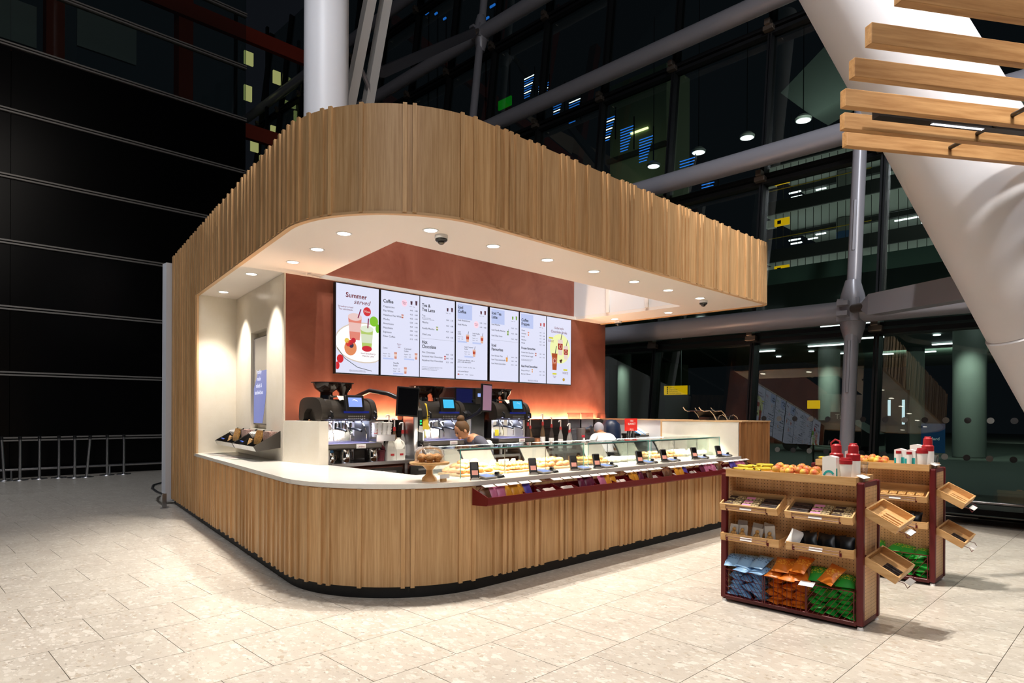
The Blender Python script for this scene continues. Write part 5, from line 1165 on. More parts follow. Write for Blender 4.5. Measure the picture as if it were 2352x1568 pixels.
for (x, y, z, rz, rx, lb) in ((.10, -.03, .315, .35, -1.15, 'leftmost blue packet heaped on top of the left basket'), (.19, -.02, .325, .1, -1.2, 'middle blue packet on top of the left basket heap'), (.29, -.02, .33, -.2, -1.15, 'rightmost blue packet on top of the left basket heap'), (.17, -.06, .29, -.3, -1.4, 'blue packet drooping over the rim of the left basket'), (.30, -.05, .29, -.2, -1.45, 'blue packet wedged at the right corner of the left basket')):
    loose(0, x, y, z, M['blue_foil'], lb + ', nearer stand', rz, rx)
for (x, y, z, rz, rx, lb) in ((.45, -.05, .29, .1, -1.45, 'orange packet lying at the left rim of the middle basket'), (.56, -.06, .285, -.1, -1.45, 'orange packet lying at the centre rim of the middle basket'), (.50, -.03, .335, .1, -1.1, 'big orange packet topmost left on the middle basket'), (.56, -.0, .33, -.2, -1.1, 'orange packet half hidden between the two topmost ones'), (.63, -.03, .355, -.2, -1.0, 'big orange packet topmost right on the middle basket'), (.67, -.02, .29, .5, -1.3, 'orange packet at the right rim of the middle basket')):
    loose(0, x, y, z, M['orange_foil'], lb + ', nearer stand', rz, rx)
loose(0, .84, -.03, .31, M['orange_foil'], 'single orange packet lying tilted over the green packets', -.4, -.85, .15)
loose(0, .77, .03, .30, M['green_foil'], 'green packet peeking between the orange ones on the nearer stand', .2, -1.1); loose(0, .97, .03, .29, M['green_foil'], 'green packet on top at the right end of the nearer stand baskets', .2, -1.2); loose(0, .90, .06, .29, M['green_foil'], 'green packet on top under the tilted orange packet', -.2, -1.3)
for k, (x, rz) in enumerate(((.62, .3), (.74, -.3), (.86, .1), (.97, -.1))): loose(1, x, .02, .285 - .01 * k, M['green_foil'], f'green packet on top of the wide basket of the farther stand, {ORD[k]} from the left', rz, -1.3)
o = sthing(0, 'basket_ticket', 'tilted white price card at the corner between orange and green baskets', 'price card', .72, -.05, .285); B(-.055, -.03, 0, .055, .03, .002, T=Matrix.Rotation(.4, 4, 'X')).build('card', M['tag'], o); MB().tube([(0, .02, 0), (0, .03, -.02)], .003).build('clip', M['red'], o)
# goods in the trays
def flatpack(i, x, y, z, w, d, h, m, lab, grp, rz=0, tilt=.42, lm=None):
    t = sthing(i, 'snack_pack', lab, 'snack pack', x, y, z, grp)
    T = Matrix.Rotation(tilt, 4, 'X') @ Matrix.Rotation(rz, 4, 'Z')
    MB().bbox(0, 0, h / 2, w, d, h, .006, T=T).build('pack', m, t)
    if lm is not None: B(-w / 2 + .004, -d * .32, h, w * .05, d * .32, h + .0012, T=T).build('paper_label', lm, t)
M['pinklab'] = mat('label_pink', 'D88AB0', .5); M['brownlab'] = mat('label_brown', '3A2A26', .5)
tl_ = ['left', 'middle', 'right']
def trayfill(i, x0, x1, zl, cols, nm):
    w = x1 - x0 - .03
    for c, (m, lm, cn) in enumerate(cols):
        for r_ in range(3):
            x = x0 + .015 + w * (c + .5) / len(cols); yy = .02 + .055 * r_
            flatpack(i, x, -.045 + yy * .91 + .01, zl - .062 + .012 + yy * .41 + .02, w / len(cols) * .92, .05, .022, m, f'{cn} bar, {["front", "second", "back"][r_]} in the {nm}', f'{cn} bars in the {nm}', 0, .42, lm)
trayfill(0, 0, .49, .845, [(M['nuts'], M['brownlab'], 'seeded brown labelled'), (M['nuts'], M['pinklab'], 'seeded pink labelled'), (M['darkbar'], M['brownlab'], 'dark chocolate')], 'top left tray of the nearer stand')
trayfill(0, .55, 1.05, .84, [(M['darkbar'], M['brownlab'], 'black wrapped'), (M['nuts'], M['pinklab'], 'pink and white labelled'), (M['nuts'], M['brownlab'], 'nutty dark labelled')], 'top right tray of the nearer stand')
for k in range(6): flatpack(1, .60 + .075 * k, .03, .822, .065, .06, .03, M['biscuit'], f'square brown pack, {ORD[k]} from the left in the top tray of the farther stand', 'square brown packs', 0, .42)
M['card'] = mat('biscuit_card', 'B8AFA4', .55)
for k, (x, y, hh, rz) in enumerate(((.10, .0, .13, .05), (.18, .0, .13, -.05), (.30, .0, .12, .05), (.42, .0, .15, -.15), (.14, .06, .16, 0), (.26, .06, .15, .1), (.34, .07, .16, .15))):
    t = sthing(0, 'carded_biscuit', f'grey carded gingerbread biscuit, {"front row " + ORD[k] if k < 4 else "back row " + ORD[k - 4]} from the left, lower left tray', 'biscuit', x, y - .02, .54, 'carded biscuits')
    T = Matrix.Rotation(-.25, 4, 'X') @ Matrix.Rotation(rz, 4, 'Y')
    B(-.042, 0, 0, .042, .006, hh, T=T).build('card', M['card'], t)
    MB().ell((0, -.008, .045), .03, .012, .03, 12, 6, T=T).ell((0, -.008, .088), .017, .010, .016, 10, 6, T=T).build('biscuit', M['biscuit'], t)
for st_, n in ((0, 7), (1, 6)):
    for k in range(n):
        q = inst(BAGM, 'snack_packet', stp(st_, .60 + .066 * k, .0 + .03 * (k % 2), .545), (-.35, rp.uniform(-.2, .2), SRZ + rp.uniform(-.3, .3)), f'glossy {"black" if k % 3 else "clear"} packet, {ORD[k]} from the left in the lower right tray of the {SN[st_]} stand', 'snack packet', f'packets in the lower tray of the {SN[st_]} stand', M['black'] if (k % 3) else M['dark_pack'] if 'dark_pack' in M else M['black'], gg=False)
q = inst(BAGM, 'snack_packet', stp(0, .585, -.02, .56), (-.5, .3, SRZ), 'white packet with a barcode at the left end of the lower right tray', 'snack packet', 'white packet', M['tag'], gg=False)
# fruit
def banana(i, x, y, z, rz, rx, ln, lab):
    pts = []; rs = []
    for k in range(11):
        a = -.75 + 1.5 * k / 10; pts.append((ln * math.sin(a) * .75, 0, -ln * math.cos(a) * .75 + ln * .75)); e = k / 10; rs.append(.0165 * (1 - abs(2 * e - 1) ** 5 * .75))
    t = sthing(i, 'banana', lab, 'banana', x, y, z, f'bananas on the {SN[i]} stand'); t.rotation_euler = (rx, 0, SRZ + rz)
    MB().tube(pts, .016, 8, rs=rs).build('skin', M['banana'], t); MB().tube([pts[0], Vector(pts[0]) + Vector((-.014, 0, .006))], .005, 6).build('stem', mat('stem_brown', '4A3A1C', .7), t); MB().ell(pts[-1], .006, .006, .006, 6, 4).build('tip', mat('stem_brown', '4A3A1C', .7), t)
for k, (x, y, z, rz, rx, ln) in enumerate(((.14, .06, 1.13, .1, 1.3, .13), (.16, .10, 1.15, -.05, 1.2, .14), (.24, .05, 1.13, .35, 1.5, .12), (.30, .10, 1.14, .6, 1.4, .13), (.30, .16, 1.165, .15, 1.3, .14), (.22, .16, 1.15, -.1, 1.2, .14))):
    banana(0, x, y, z, rz, rx, ln, f'yellow banana on the nearer stand crate, {ORD[k]} of the bunch from the left')
banana(1, .10, .08, 1.14, 0, 1.3, .13, 'yellow banana at the left end of the farther stand crate')
def apple(i, x, y, z, lab):
    t = sthing(i, 'apple', lab, 'apple', x, y, z, f'apples on the {SN[i]} stand'); t.rotation_euler = (rp.uniform(-.6, .6), rp.uniform(-.6, .6), rp.uniform(0, 6)); r_ = .034
    MB().lathe([(.002, -.026), (.012, -.030), (.024, -.024), (.034, -.004), (.034, .010), (.026, .024), (.014, .029), (.006, .026), (.001, .020)], n=16).build('skin', M['apple'], t); MB().tube([(0, 0, .02), (.002, 0, .036)], .0018, 5).build('stem', mat('stem_brown', '4A3A1C', .7), t)
for i, xs0 in ((0, .43), (1, .36)):
    for k in range(12):
        x = xs0 + .058 * (k % 6); y = .05 + .075 * (k // 6); apple(i, x + rp.uniform(-.008, .008), y + .02 * (k % 2), 1.135 + (.014 if k % 3 == 0 else 0) + .02 * (k // 6), f'red and yellow apple on the {SN[i]} stand, {"front" if k < 6 else "back"} row, {ORD[k % 6]} from the left')
# cups, bottles, cartons
M['redplastic'] = mat('red_plastic', 'A8262C', .35); M['teal'] = mat('teal_print', '2EB0AE', .5)
def flask(i, x, y, lab, loop=True, s_=1):
    t = sthing(i, 'drink_flask', lab, 'flask', x, y, 1.10, 'red topped flasks'); z1 = .20 * s_
    MB().lathe([(.045 * s_, 0), (.048 * s_, z1 * .6), (.048 * s_, z1 * .68)], n=20).build('body', M['tag'], t)
    MB().lathe([(.047 * s_, z1 * .68), (.047 * s_, z1 * .9), (.036 * s_, z1 * .95), (.036 * s_, z1 * 1.05), (.034 * s_, z1 * 1.22), (.02 * s_, z1 * 1.28)], n=20).build('lid', M['redplastic'], t)
    if loop: MB().tube([(-.035 * s_, 0, z1 * 1.12), (-.04 * s_, 0, z1 * 1.3), (-.01 * s_, 0, z1 * 1.44), (.02 * s_, 0, z1 * 1.38), (.025 * s_, 0, z1 * 1.25)], .007, 8).build('carry_loop', M['redplastic'], t)
    else: MB().bbox(0, 0, z1 * 1.27, .05 * s_, .03, .02, .006).build('spout_cap', M['redplastic'], t)
def cup(i, x, y, lab, s_=1):
    t = sthing(i, 'travel_cup', lab, 'cup', x, y, 1.10, 'white travel cups')
    MB().lathe([(.032 * s_, 0), (.042 * s_, .12 * s_), (.042 * s_, .122 * s_)], n=22).build('body', M['tag'], t); MB().lathe([(.044 * s_, .12 * s_), (.045 * s_, .15 * s_), (.040 * s_, .152 * s_), (.038 * s_, .165 * s_), (.03 * s_, .166 * s_)], n=22).build('lid', M['redplastic'], t)
def carton(i, x, y, w, h, lab, cshape=True, cupin=False):
    t = sthing(i, 'cup_carton', lab, 'carton', x, y, 1.10, 'white cup cartons'); d = .075
    MB().add([(-w / 2, -d / 2, 0), (w / 2, -d / 2, 0), (w / 2, d / 2, 0), (-w / 2, d / 2, 0), (-w / 2, -d / 2, h), (w / 2, -d / 2, h), (w / 2, d / 2, h), (-w / 2, d / 2, h), (0, -d / 2, h + .012), (0, d / 2, h + .012)], [(3, 2, 1, 0), (0, 1, 5, 8, 4), (1, 2, 6, 5), (2, 3, 7, 9, 6), (3, 0, 4, 7), (4, 8, 9, 7), (8, 5, 6, 9)]).build('box', M['tag'], t)
    if cshape:
        pts = [(-w * .42 + .0, h * .0), (-w * .40, h * .22), (-w * .2, h * .38), (w * .08, h * .36), (w * .26, h * .24)]
        mb = MB(); th_ = .013
        arc = [(w * .45 * math.cos(R(a)), h * .10 + h * .32 * math.sin(R(a))) for a in range(200, 20, -12)]
        vs = []; 
        for a, b in arc: 
            l_ = math.hypot(a, b - h * .10); vs += [(a, -d / 2 - .001, max(b, .002)), (a * (1 - .33), -d / 2 - .001, max(h * .10 + (b - h * .10) * (1 - .33), .002))]
        mb.add(vs, [(2 * k, 2 * k + 2, 2 * k + 3, 2 * k + 1) for k in range(len(arc) - 1)]); mb.build('printed_curve', M['teal'], t)
        MB().box(w / 2, -d / 2 + .002, 0, w / 2 + .001, -d / 2 + .03, h * .5).build('printed_edge', M['teal'], t)
    if cupin:
        B(w * .18, -d / 2 - .001, .0, w * .48, -d / 2, h * .55).build('printed_edge', M['teal'], t); B(-w * .49, -d / 2 - .001, .0, -w * .3, -d / 2, h * .5).build('printed_edge', M['teal'], t)
        MB().lathe([(.018, 0), (.022, h * .75), (.022, h * .77)], (-.005, -d / 2 - .004, 0), 14).build('cup_body', M['tag'], t); MB().lathe([(.024, h * .77), (.024, h * .93)], (-.005, -d / 2 - .004, 0), 14).build('cup_lid', M['redplastic'], t)
flask(0, .86, .17, 'red topped flask with a raised carry loop, left on the nearer stand', True, 1.05); flask(0, .975, .19, 'red topped flask with spout cap, right on the nearer stand', False, 1.05)
carton(0, .855, .06, .10, .17, 'white carton printed with a teal curve on the nearer stand'); cup(0, .965, .055, 'white travel cup with red lid in front on the nearer stand', 1.02)
carton(0, .94, .27, .08, .21, 'tall plain white carton behind the flasks of the nearer stand', False)
t = sthing(0, 'clear_tumbler', 'clear plastic tumbler at the right end of the nearer stand', 'tumbler', 1.03, .25, 1.10); MB().lathe([(.022, 0), (.032, .115), (.034, .117)], n=20).build('body', M['dglass'], t); MB().lathe([(.034, .115), (.034, .13)], n=20).build('lid', M['dglass'], t)
carton(1, .80, .06, .09, .16, 'left of two cup cartons with teal sides on the farther stand', False, True); carton(1, .89, .06, .09, .155, 'right of two cup cartons with teal sides on the farther stand', False, True)
cup(1, .985, .055, 'large white travel cup with red lid on the farther stand', 1.1); flask(1, 1.0, .19, 'red topped flask behind the cup on the farther stand', False, 1.1); carton(1, .90, .22, .10, .20, 'plain white carton behind the cups of the farther stand', False)
t = sthing(1, 'clear_tumbler', 'clear plastic tumbler at the right end of the farther stand', 'tumbler', 1.045, .26, 1.10); MB().lathe([(.022, 0), (.032, .115), (.034, .117)], n=20).build('body', M['dglass'], t)

# ================================================================== TIMBER SLATS OVERHEAD
bd = Vector((math.cos(R(-33.5)), math.sin(R(-33.5)), 0))
ends = [(3.75, .72), (4.25, .97), (4.71, 1.20), (5.10, 1.49), (5.51, 1.73), (5.98, 1.95), (6.45, 2.11), (6.88, 2.23)]
sl = ['nearest, above the frame edge', 'second nearest above the frame edge', 'highest one in view', 'second from the top', 'third from the top', 'fourth from the top', 'fifth from the top', 'lowest and farthest']
for k, (x, y) in enumerate(ends):
    t = thing('timber_slat', f'long square oak ceiling slat hanging at upper right, {sl[k]}', 'slat', (x, y, 4.25), R(-33.5), 'oak ceiling slats')
    MB().bbox(3.0, .035, .075, 6.0, .07, .15, .004).build('beam', M['beam'], t)
for k, off in enumerate((2.15, 4.3)):
    a = Vector((3.75, .72, 4.33)) + bd * (off + .55 - .5 * k * 0) ; b = Vector((6.88, 2.23, 4.33)) + bd * (off - .95 + .0)
    t = thing('hanging_rod', f'dark steel tube threaded through the oak slats, {["left", "right"][k]} one', 'rod', (0, 0, 0), 0, 'slat support rods'); MB().tube([a - (b - a) * .02, b + (b - a) * .02], .021, 12).build('tube', M['darksteel'], t)
    MB().tube([(a + b) / 2, (a + b) / 2 + Vector((0, 0, 6))], .006, 6).build('suspension_wire', M['frame'], t)
t = thing('slot_light', 'black linear light fitting with a bright perforated strip between the lower oak slats', 'light', (6.22, 2.03, 4.30), R(-33.5))
B(.35, .0, .0, 4.0, .09, .07).build('housing', M['black'], t)
for k in range(40): B(.95 + .016 * k, .03, -.003, .955 + .016 * k, .06, 0).build('led_cell', M['strip_lamp'], t) if k < 36 else None

# ================================================================== BARRIER POSTS AND RAIL
bp_ = [(2.435, 19.0, -.06), (2.773, 19.0, 0), (3.042, 18.95, 0), (3.419, 18.93, 0), (3.85, 18.98, 0), (4.06, 18.95, .10), (4.488, 18.9, 0), (4.83, 18.9, 0)]
bp_ = [(2.33, 18.6, -.10), (2.60, 18.5, 0), (2.98, 18.6, 0), (3.36, 18.6, 0), (3.64, 18.4, 0), (3.88, 18.4, .12), (4.36, 18.6, 0), (4.73, 18.6, 0)]
for k, (x, y, ln) in enumerate(bp_):
    t = thing('barrier_post', f'slim steel queue barrier post by the black wall, {ORD[k]} from the left{", leaning" if ln else ""}', 'post', (x, y, 0), 0, 'queue barrier posts')
    if ln: t.rotation_euler = (0, ln * .7, -.7)
    MB().lathe([(.16, 0), (.155, .015), (.03, .03)], n=24).build('base', M['steel'], t); MB().cyl((0, 0, .02), (0, 0, .97), .030, n=16).build('pole', M['steel'], t); MB().lathe([(.036, .93), (.036, 1.0), (.02, 1.01)], n=16).build('head', M['black'], t)
t = thing('floor_hoop_rail', 'low curved steel guard rail on the floor beside the kiosk pillar', 'rail')
MB().tube([(3.56, 11.70, .215), (3.58, 12.1, .22), (3.68, 12.7, .22), (3.86, 13.25, .22), (4.15, 13.65, .22), (4.5, 13.8, .22), (4.9, 13.7, .22)], .025, 10).build('rail', M['steel'], t)
MB().bbox(3.56, 11.66, .12, .07, .012, .24, .004).build('post_plate', M['steel'], t); MB().cyl((3.56, 11.66, 0), (3.56, 11.66, .01), .06).build('foot', M['steel'], t); MB().cyl((4.15, 13.65, 0), (4.15, 13.65, .22), .015).build('post', M['steel'], t)

# ================================================================== OUTSIDE
gr = struct(B(12.6, -30, -.15, 70, 60, -.02).build('ground', mat('asphalt', '42453F', .6)))
M['concrete'] = mat('concrete_grey', '6E716C', .7); M['slab'] = mat('slab_dark', '2A2B2A', .7); M['fin'] = mat('fin_grey', 'A4A8A2', .6)
cp = thing('car_park', 'multi storey car park lit at night beyond the glass, with strip lights on each deck', 'building')
zs = [5.6, 8.9, 12.1, 15.4, 18.7]
for k, z in enumerate(zs):
    B(44.5, -30, z, 62, 19.9, z + .55).build('deck', M['fin'], cp); B(44.3, -30, z - .1, 44.5, 19.9, z + .75).build('edge_beam', M['slab'], cp)
    for y in (16.0, 4.5, -7.0):
        MB().lathe([(.55, z + .55), (.55, z + 3.25)], (49, y, 0), 18).build('column', M['concrete'], cp)
        if k in (1, 2): MB().lathe([(.56, z + 1.2), (.56, z + 2.3)], (49, y, 0), 18, cap=False).build('blue_band', mat('band_blue', '2A4C74', .5), cp)
    B(61, -30, z + .55, 61.2, 19.9, z + 3.2).build('rear_wall', M['fin'], cp)
    B(54, -30, z + 1.0, 54.3, 19.9, z + 1.7).build('parapet', M['slab'], cp); B(49.5, -30, z + 2.85, 49.9, 19.9, z + 3.2).build('soffit_beam', M['slab'], cp)
    f = MB()
    for q in range(95): f.box(44.6, -28 + .5 * q, z + .75, 44.63, -27.97 + .5 * q, z + 3.2)
    f.build('screen_wires', M['slab'], cp, kind='stuff')
    for y in (18.9, 18.0, 12.2, 11.0, 6.5, 1.5, -3.5):
        B(50 + (y % 3), y - (1.0 if y < 18 else .35), z + 2.75, 50.15 + (y % 3), y + (1.0 if y < 18 else .35), z + 2.82).build('strip_light', M['strip_lamp'], cp)
    for y in (17.2, 13.6, 9.5): B(56, y - .8, z + 2.75, 56.15, y + .8, z + 2.82).build('strip_light', M['strip_lamp'], cp)
    for y, x in ((18.6, 47), (18.0, 48.5), (18.3, 46)): B(x, y - .4, z + 1.6, x + .1, y + .4, z + 1.68).build('strip_light', M['strip_lamp'], cp)
    MB().tube([(44.6, 19.5, z + 1.6), (44.6, 13, z + 1.6)], .03, 6).build('handrail', mat('rail_yellow', 'B89A20', .5), cp)
    light('AREA', 'deck_fill', (50, 6, z + .9), 260, (.95, 1, .94), (50, 6, z + 9), size=9, size_y=30); light('AREA', 'deck_fill', (47, 6, z + 2.6), 110, (.95, 1, .94), (60, 6, z + 2.2), size=2, size_y=30)  # unseen areas added to brighten deck ceilings and rear walls
for k, z in enumerate((17.4, 14.6, 11.4, 8.15)):
    t = thing('deck_sign', f'small yellow lit sign at the left car park end, {ORD[k]} from the top', 'sign', (44.2, 18.55, z), 0, 'yellow deck signs')
    B(-.1, -.65, -.25, .0, .35, .25).build('panel', M['yellow_sign'], t); B(-.1, .35, -.25, .3, .95, .25).build('bracket_box', M['tag'], t); B(-.104, -.1, -.12, -.1, .15, .12).build('pictogram', M['ink'], t)
for k, y in enumerate((11.0, 7.8, 4.0, 15.6)):
    o = MB().lathe([(.04, 0), (1.55, .02), (1.55, .06)], n=28).build('reflection_disc', mat('disc_pale', '9A9E92', .6), loc=(42.5, y, 9.7 if k != 3 else 8.4)); tag(o, f'large pale round disc standing in for a reflection in the glass, {ORD[k]} placed', 'disc', 'pale reflection discs')  # solid discs built in place of pale oval reflections
for k, (y, z) in enumerate(((11.56, 14.8), (14.2, 14.8), (16.75, 14.8), (19.4, 14.8))):
    t = thing('round_lamp', f'bright round lamp hanging outside high above the canopy, {ORD[k]} from the right', 'lamp', (30, y, z), 0, 'round lamps outside')
    MB().lathe([(.34, 0), (.36, .1), (.2, .25)], n=24).build('shade', M['white'], t); MB().lathe([(.30, -.01), (.30, 0)], n=24).build('lens', M['strip_lamp'], t); MB().cyl((0, 0, .25), (0, 0, 8), .02, n=6).build('cord', M['frame'], t)
# lower level: canopy, columns, lights
cn_ = thing('drop_off_canopy', 'dark flat canopy over the drop off road beyond the glass with scattered lights', 'canopy')
B(17, -30, 5.0, 44, 30, 5.4).build('roof', mat('canopy_green', '45564C', .6), cn_)
for x, y in ((26, 8.9), (26, 8.0), (33, 12.0), (33, 11.2), (24, 6.2), (38, 12.4), (29, 4.6), (29, 2.2), (36, 6), (36, 7.4), (22, 9.6), (31, 9.0), (34, 15), (27, 3.4), (40, 9), (40, 11)):
    B(x, y - .45, 4.9, x + .12, y + .45, 4.96).build('strip_light', M['strip_lamp'], cn_)
for x, y in ((21, 11.6), (24, 12), (28, 16.6), (20, 6.4), (23, 7.8), (25, 9), (32, 6.8), (36, 13.4), (30, 14), (38, 16)):
    MB().cyl((x, y, 4.93), (x, y, 4.97), .14, n=14).build('round_light', M['strip_lamp'], cn_)
for x, y, r_ in ((30, 5.3, .55), (34, 11.8, .5), (28, 19.8, .35), (38, 9.0, .4), (34, 3.2, .5)):
    MB().lathe([(r_, 0), (r_, 5.0)], (x, y, 0), 20).build('column', M['concrete'], cn_)
for x, y in ((29, 5.0), (33, 11.4), (27.3, 19.6)): light('SPOT', 'column_uplight', (x - 1.2, y, 4.8), 650, (.85, 1, .88), (x + .8, y + .2, 1.5), spot=70, blend=.8, radius=.1)
light('AREA', 'canopy_light', (30, 6, 4.8), 330, (.8, 1, .9), (30, 6, 0), size=20)
light('AREA', 'disc_fill', (38, 8, 6.2), 700, (.95, 1, .9), (42.5, 8, 9.8), size=6)  # added area light so the pale discs show
t = thing('wayfinding_sign', 'yellow lit hanging sign listing departures and parking', 'sign', (20, 12.0, 2.25))
B(0, -.46, 0, .05, .46, .31).build('panel', M['yellow_sign'], t); B(0, -.50, 0, .10, -.46, .31).build('side_cap', M['steel'], t); MB().cyl((.02, -.2, .31), (.02, -.2, 2.75), .012, n=8).build('hanger', M['steel'], t)
text('Lifts to\nDepartures\nPod parking\nTerminal parking', .068, M['ink'], t, (-.003, .25, .235), (PI / 2, 0, -PI / 2), spacing=1.02)
for k in range(4): B(-.002, .30, .235 - .068 * k, 0, .345, .285 - .068 * k).build('pictogram', M['ink'], t)
for k, (y, z, c) in enumerate(((10.77 * .75, 1.85, 'yellow'),)):
    t = thing('yellow_board', 'small bright yellow board beyond the glass right of the hoarding', 'board', (22.5, 8.3, 1.78)); B(0, -.2, 0, .05, .2, .28).build('panel', M['yellow_sign'], t); MB().cyl((.02, 0, -1.78), (.02, 0, 0), .03, n=8).build('post', M['frame'], t)
M['lit_dim'] = emis('lit_dim', 'D8E8F8', 1.2)
t = thing('vending_front', 'pair of narrow tall white lit panels beyond the glass', 'panel', (30, 7.8, 1.0)); B(0, -.30, .2, .1, -.22, 1.2).build('lit_panel', M['lit_dim'], t); B(0, .22, .55, .1, .30, 1.2).build('lit_panel', M['lit_dim'], t); B(.1, -.4, -1.0, .4, .4, 1.6).build('cabinet', M['frame'], t)
t = thing('poster_board', 'small blue poster board standing beyond the glass behind the farther stand', 'poster', (30, 6.5, .1)); B(0, -.4, 0, .1, .4, 1.15).build('panel', emis('poster_blue', '0E3050', .6), t); text('Oxford', .16, M['tag'], t, (-.003, .25, .5), (PI / 2, 0, -PI / 2))
t = thing('taxi_sign', 'dim grey sign reading Taxi beyond the glass left of the facade column', 'sign', (30, 9.85, 1.45)); B(0, -.5, -.15, .06, .5, .25).build('panel', M['slab'], t); text('Taxi', .3, M['tag'], t, (-.003, .3, -.05), (PI / 2, 0, -PI / 2)); MB().cyl((.03, 0, -1.45), (.03, 0, -.1), .03, n=8).build('post', M['frame'], t)
t = thing('parked_car', 'dark car parked outside beyond the glass', 'car', (29, 10.4, -.02))
MB().add([(0, -2, .3), (0, 2, .3), (0, 2.0, .75), (0, 1.1, .85), (0, .6, 1.35), (0, -1.1, 1.38), (0, -1.8, .9), (0, -2, .8)] + [(1.7, -2, .3), (1.7, 2, .3), (1.7, 2.0, .75), (1.7, 1.1, .85), (1.6, .6, 1.35), (1.6, -1.1, 1.38), (1.7, -1.8, .9), (1.7, -2, .8)], [(7, 6, 5, 4, 3, 2, 1, 0), (8, 9, 10, 11, 12, 13, 14, 15)] + [(k, (k + 1) % 8, 8 + (k + 1) % 8, 8 + k) for k in range(8)]).build('body', M['black'], t)
for y in (-1.25, 1.3):
    for x in (0, 1.6): MB().cyl((x - .02, y, .32), (x + .14, y, .32), .32, n=18).build('wheel', M['frame'], t)
# glowing bars built in place of blue reflections, green sign
t = thing('blue_reflection_bars', 'rows of glowing blue and white bars imitating reflections, stepping down outside the upper glass', 'lights')
zi = 0
for k in range(11):
    y = 28.7 - k * 1.25; z = 22.9 - k * .92
    if k in (4, 8): continue
    B(30, y - .55, z - 1.3, 30.05, y - .50, z + .5).build('frame_bar', M['frame'], t)
    for j in range(9): B(30, y - .5 + .05 * j, z - .15 * j, 30.05, y + .38, z - .15 * j + .028).build('light_bar', M['blue_lamp'] if (j + k) % 3 or k > 5 else M['strip_lamp'], t)
t = thing('exit_sign', 'small green lit sign high outside the upper glass', 'sign', (30, 30.87, 22.0)); B(0, -.6, -.3, .1, .6, .3).build('panel', emis('green_panel', '0E8A18', .6), t); MB().cyl((.16, 0, -22), (.16, 0, .2), .06, n=6).build('mast', M['frame'], t)
for k, (y, z, w) in enumerate(((32.9, 28.3, .9), (32.1, 28.9, .5), (39.3, 31.5, .4), (38.2, 31.0, .3), (37.2, 30.2, .3), (30.6, 26.0, .7))):
    t = thing('blue_lamp', f'small blue light far up outside the glass, {ORD[k]} of the scattered ones', 'lamp', (30, y, z), 0, 'scattered blue lamps'); B(0, -w / 2, 0, .08, w / 2, .12).build('lens', M['blue_lamp'], t); B(.08, -w / 2, -.05, .14, w / 2, .2).build('housing', M['frame'], t); MB().cyl((.2, 0, -z), (.2, 0, .1), .06, n=6).build('mast', M['frame'], t)
t = thing('stair_tower', 'pale green lit glazed stair tower outside the glass', 'tower', (38, 26.2, 0))
M['stair'] = mat('stair_wall', '77806A', .7)
B(0, -2.6, 0, 3, 2.0, 25).build('core', M['stair'], t)
for z in (13.5, 17.2, 21): B(-.1, -1.2, z, 0, .2, z + .12).build('strip_light', emis('strip_warm', 'E8F0A0', 3), t); B(-.3, -2.7, z - 1.6, 0, 2.1, z - 1.3).build('floor_band', M['slab'], t)
light('AREA', 'stair_light', (34, 26, 18), 22, (.9, 1, .7), (38, 26, 16), size=5)
t = thing('pale_awning', 'pale curved fabric awning lit from below outside the upper glass', 'awning', (30, 0, 0))
MB().add([(0, 12.6, 16.4), (0, 9.5, 18.6), (0, 8.2, 15.8), (0, 11.2, 14.9), (2, 12.6, 16.8), (2, 9.5, 19), (2, 8.2, 16), (2, 11.2, 15.1)], [(0, 1, 2, 3), (7, 6, 5, 4), (0, 4, 5, 1), (1, 5, 6, 2), (2, 6, 7, 3), (3, 7, 4, 0)]).build('membrane', mat('membrane', '7C8484', .6), t)
MB().cyl((1, 9.5, 5.4), (1, 9.5, 17), .12).build('mast', M['frame'], t)
light('AREA', 'awning_light', (28, 10, 13), 70, (.9, 1, .85), (30, 10.2, 17), size=2)

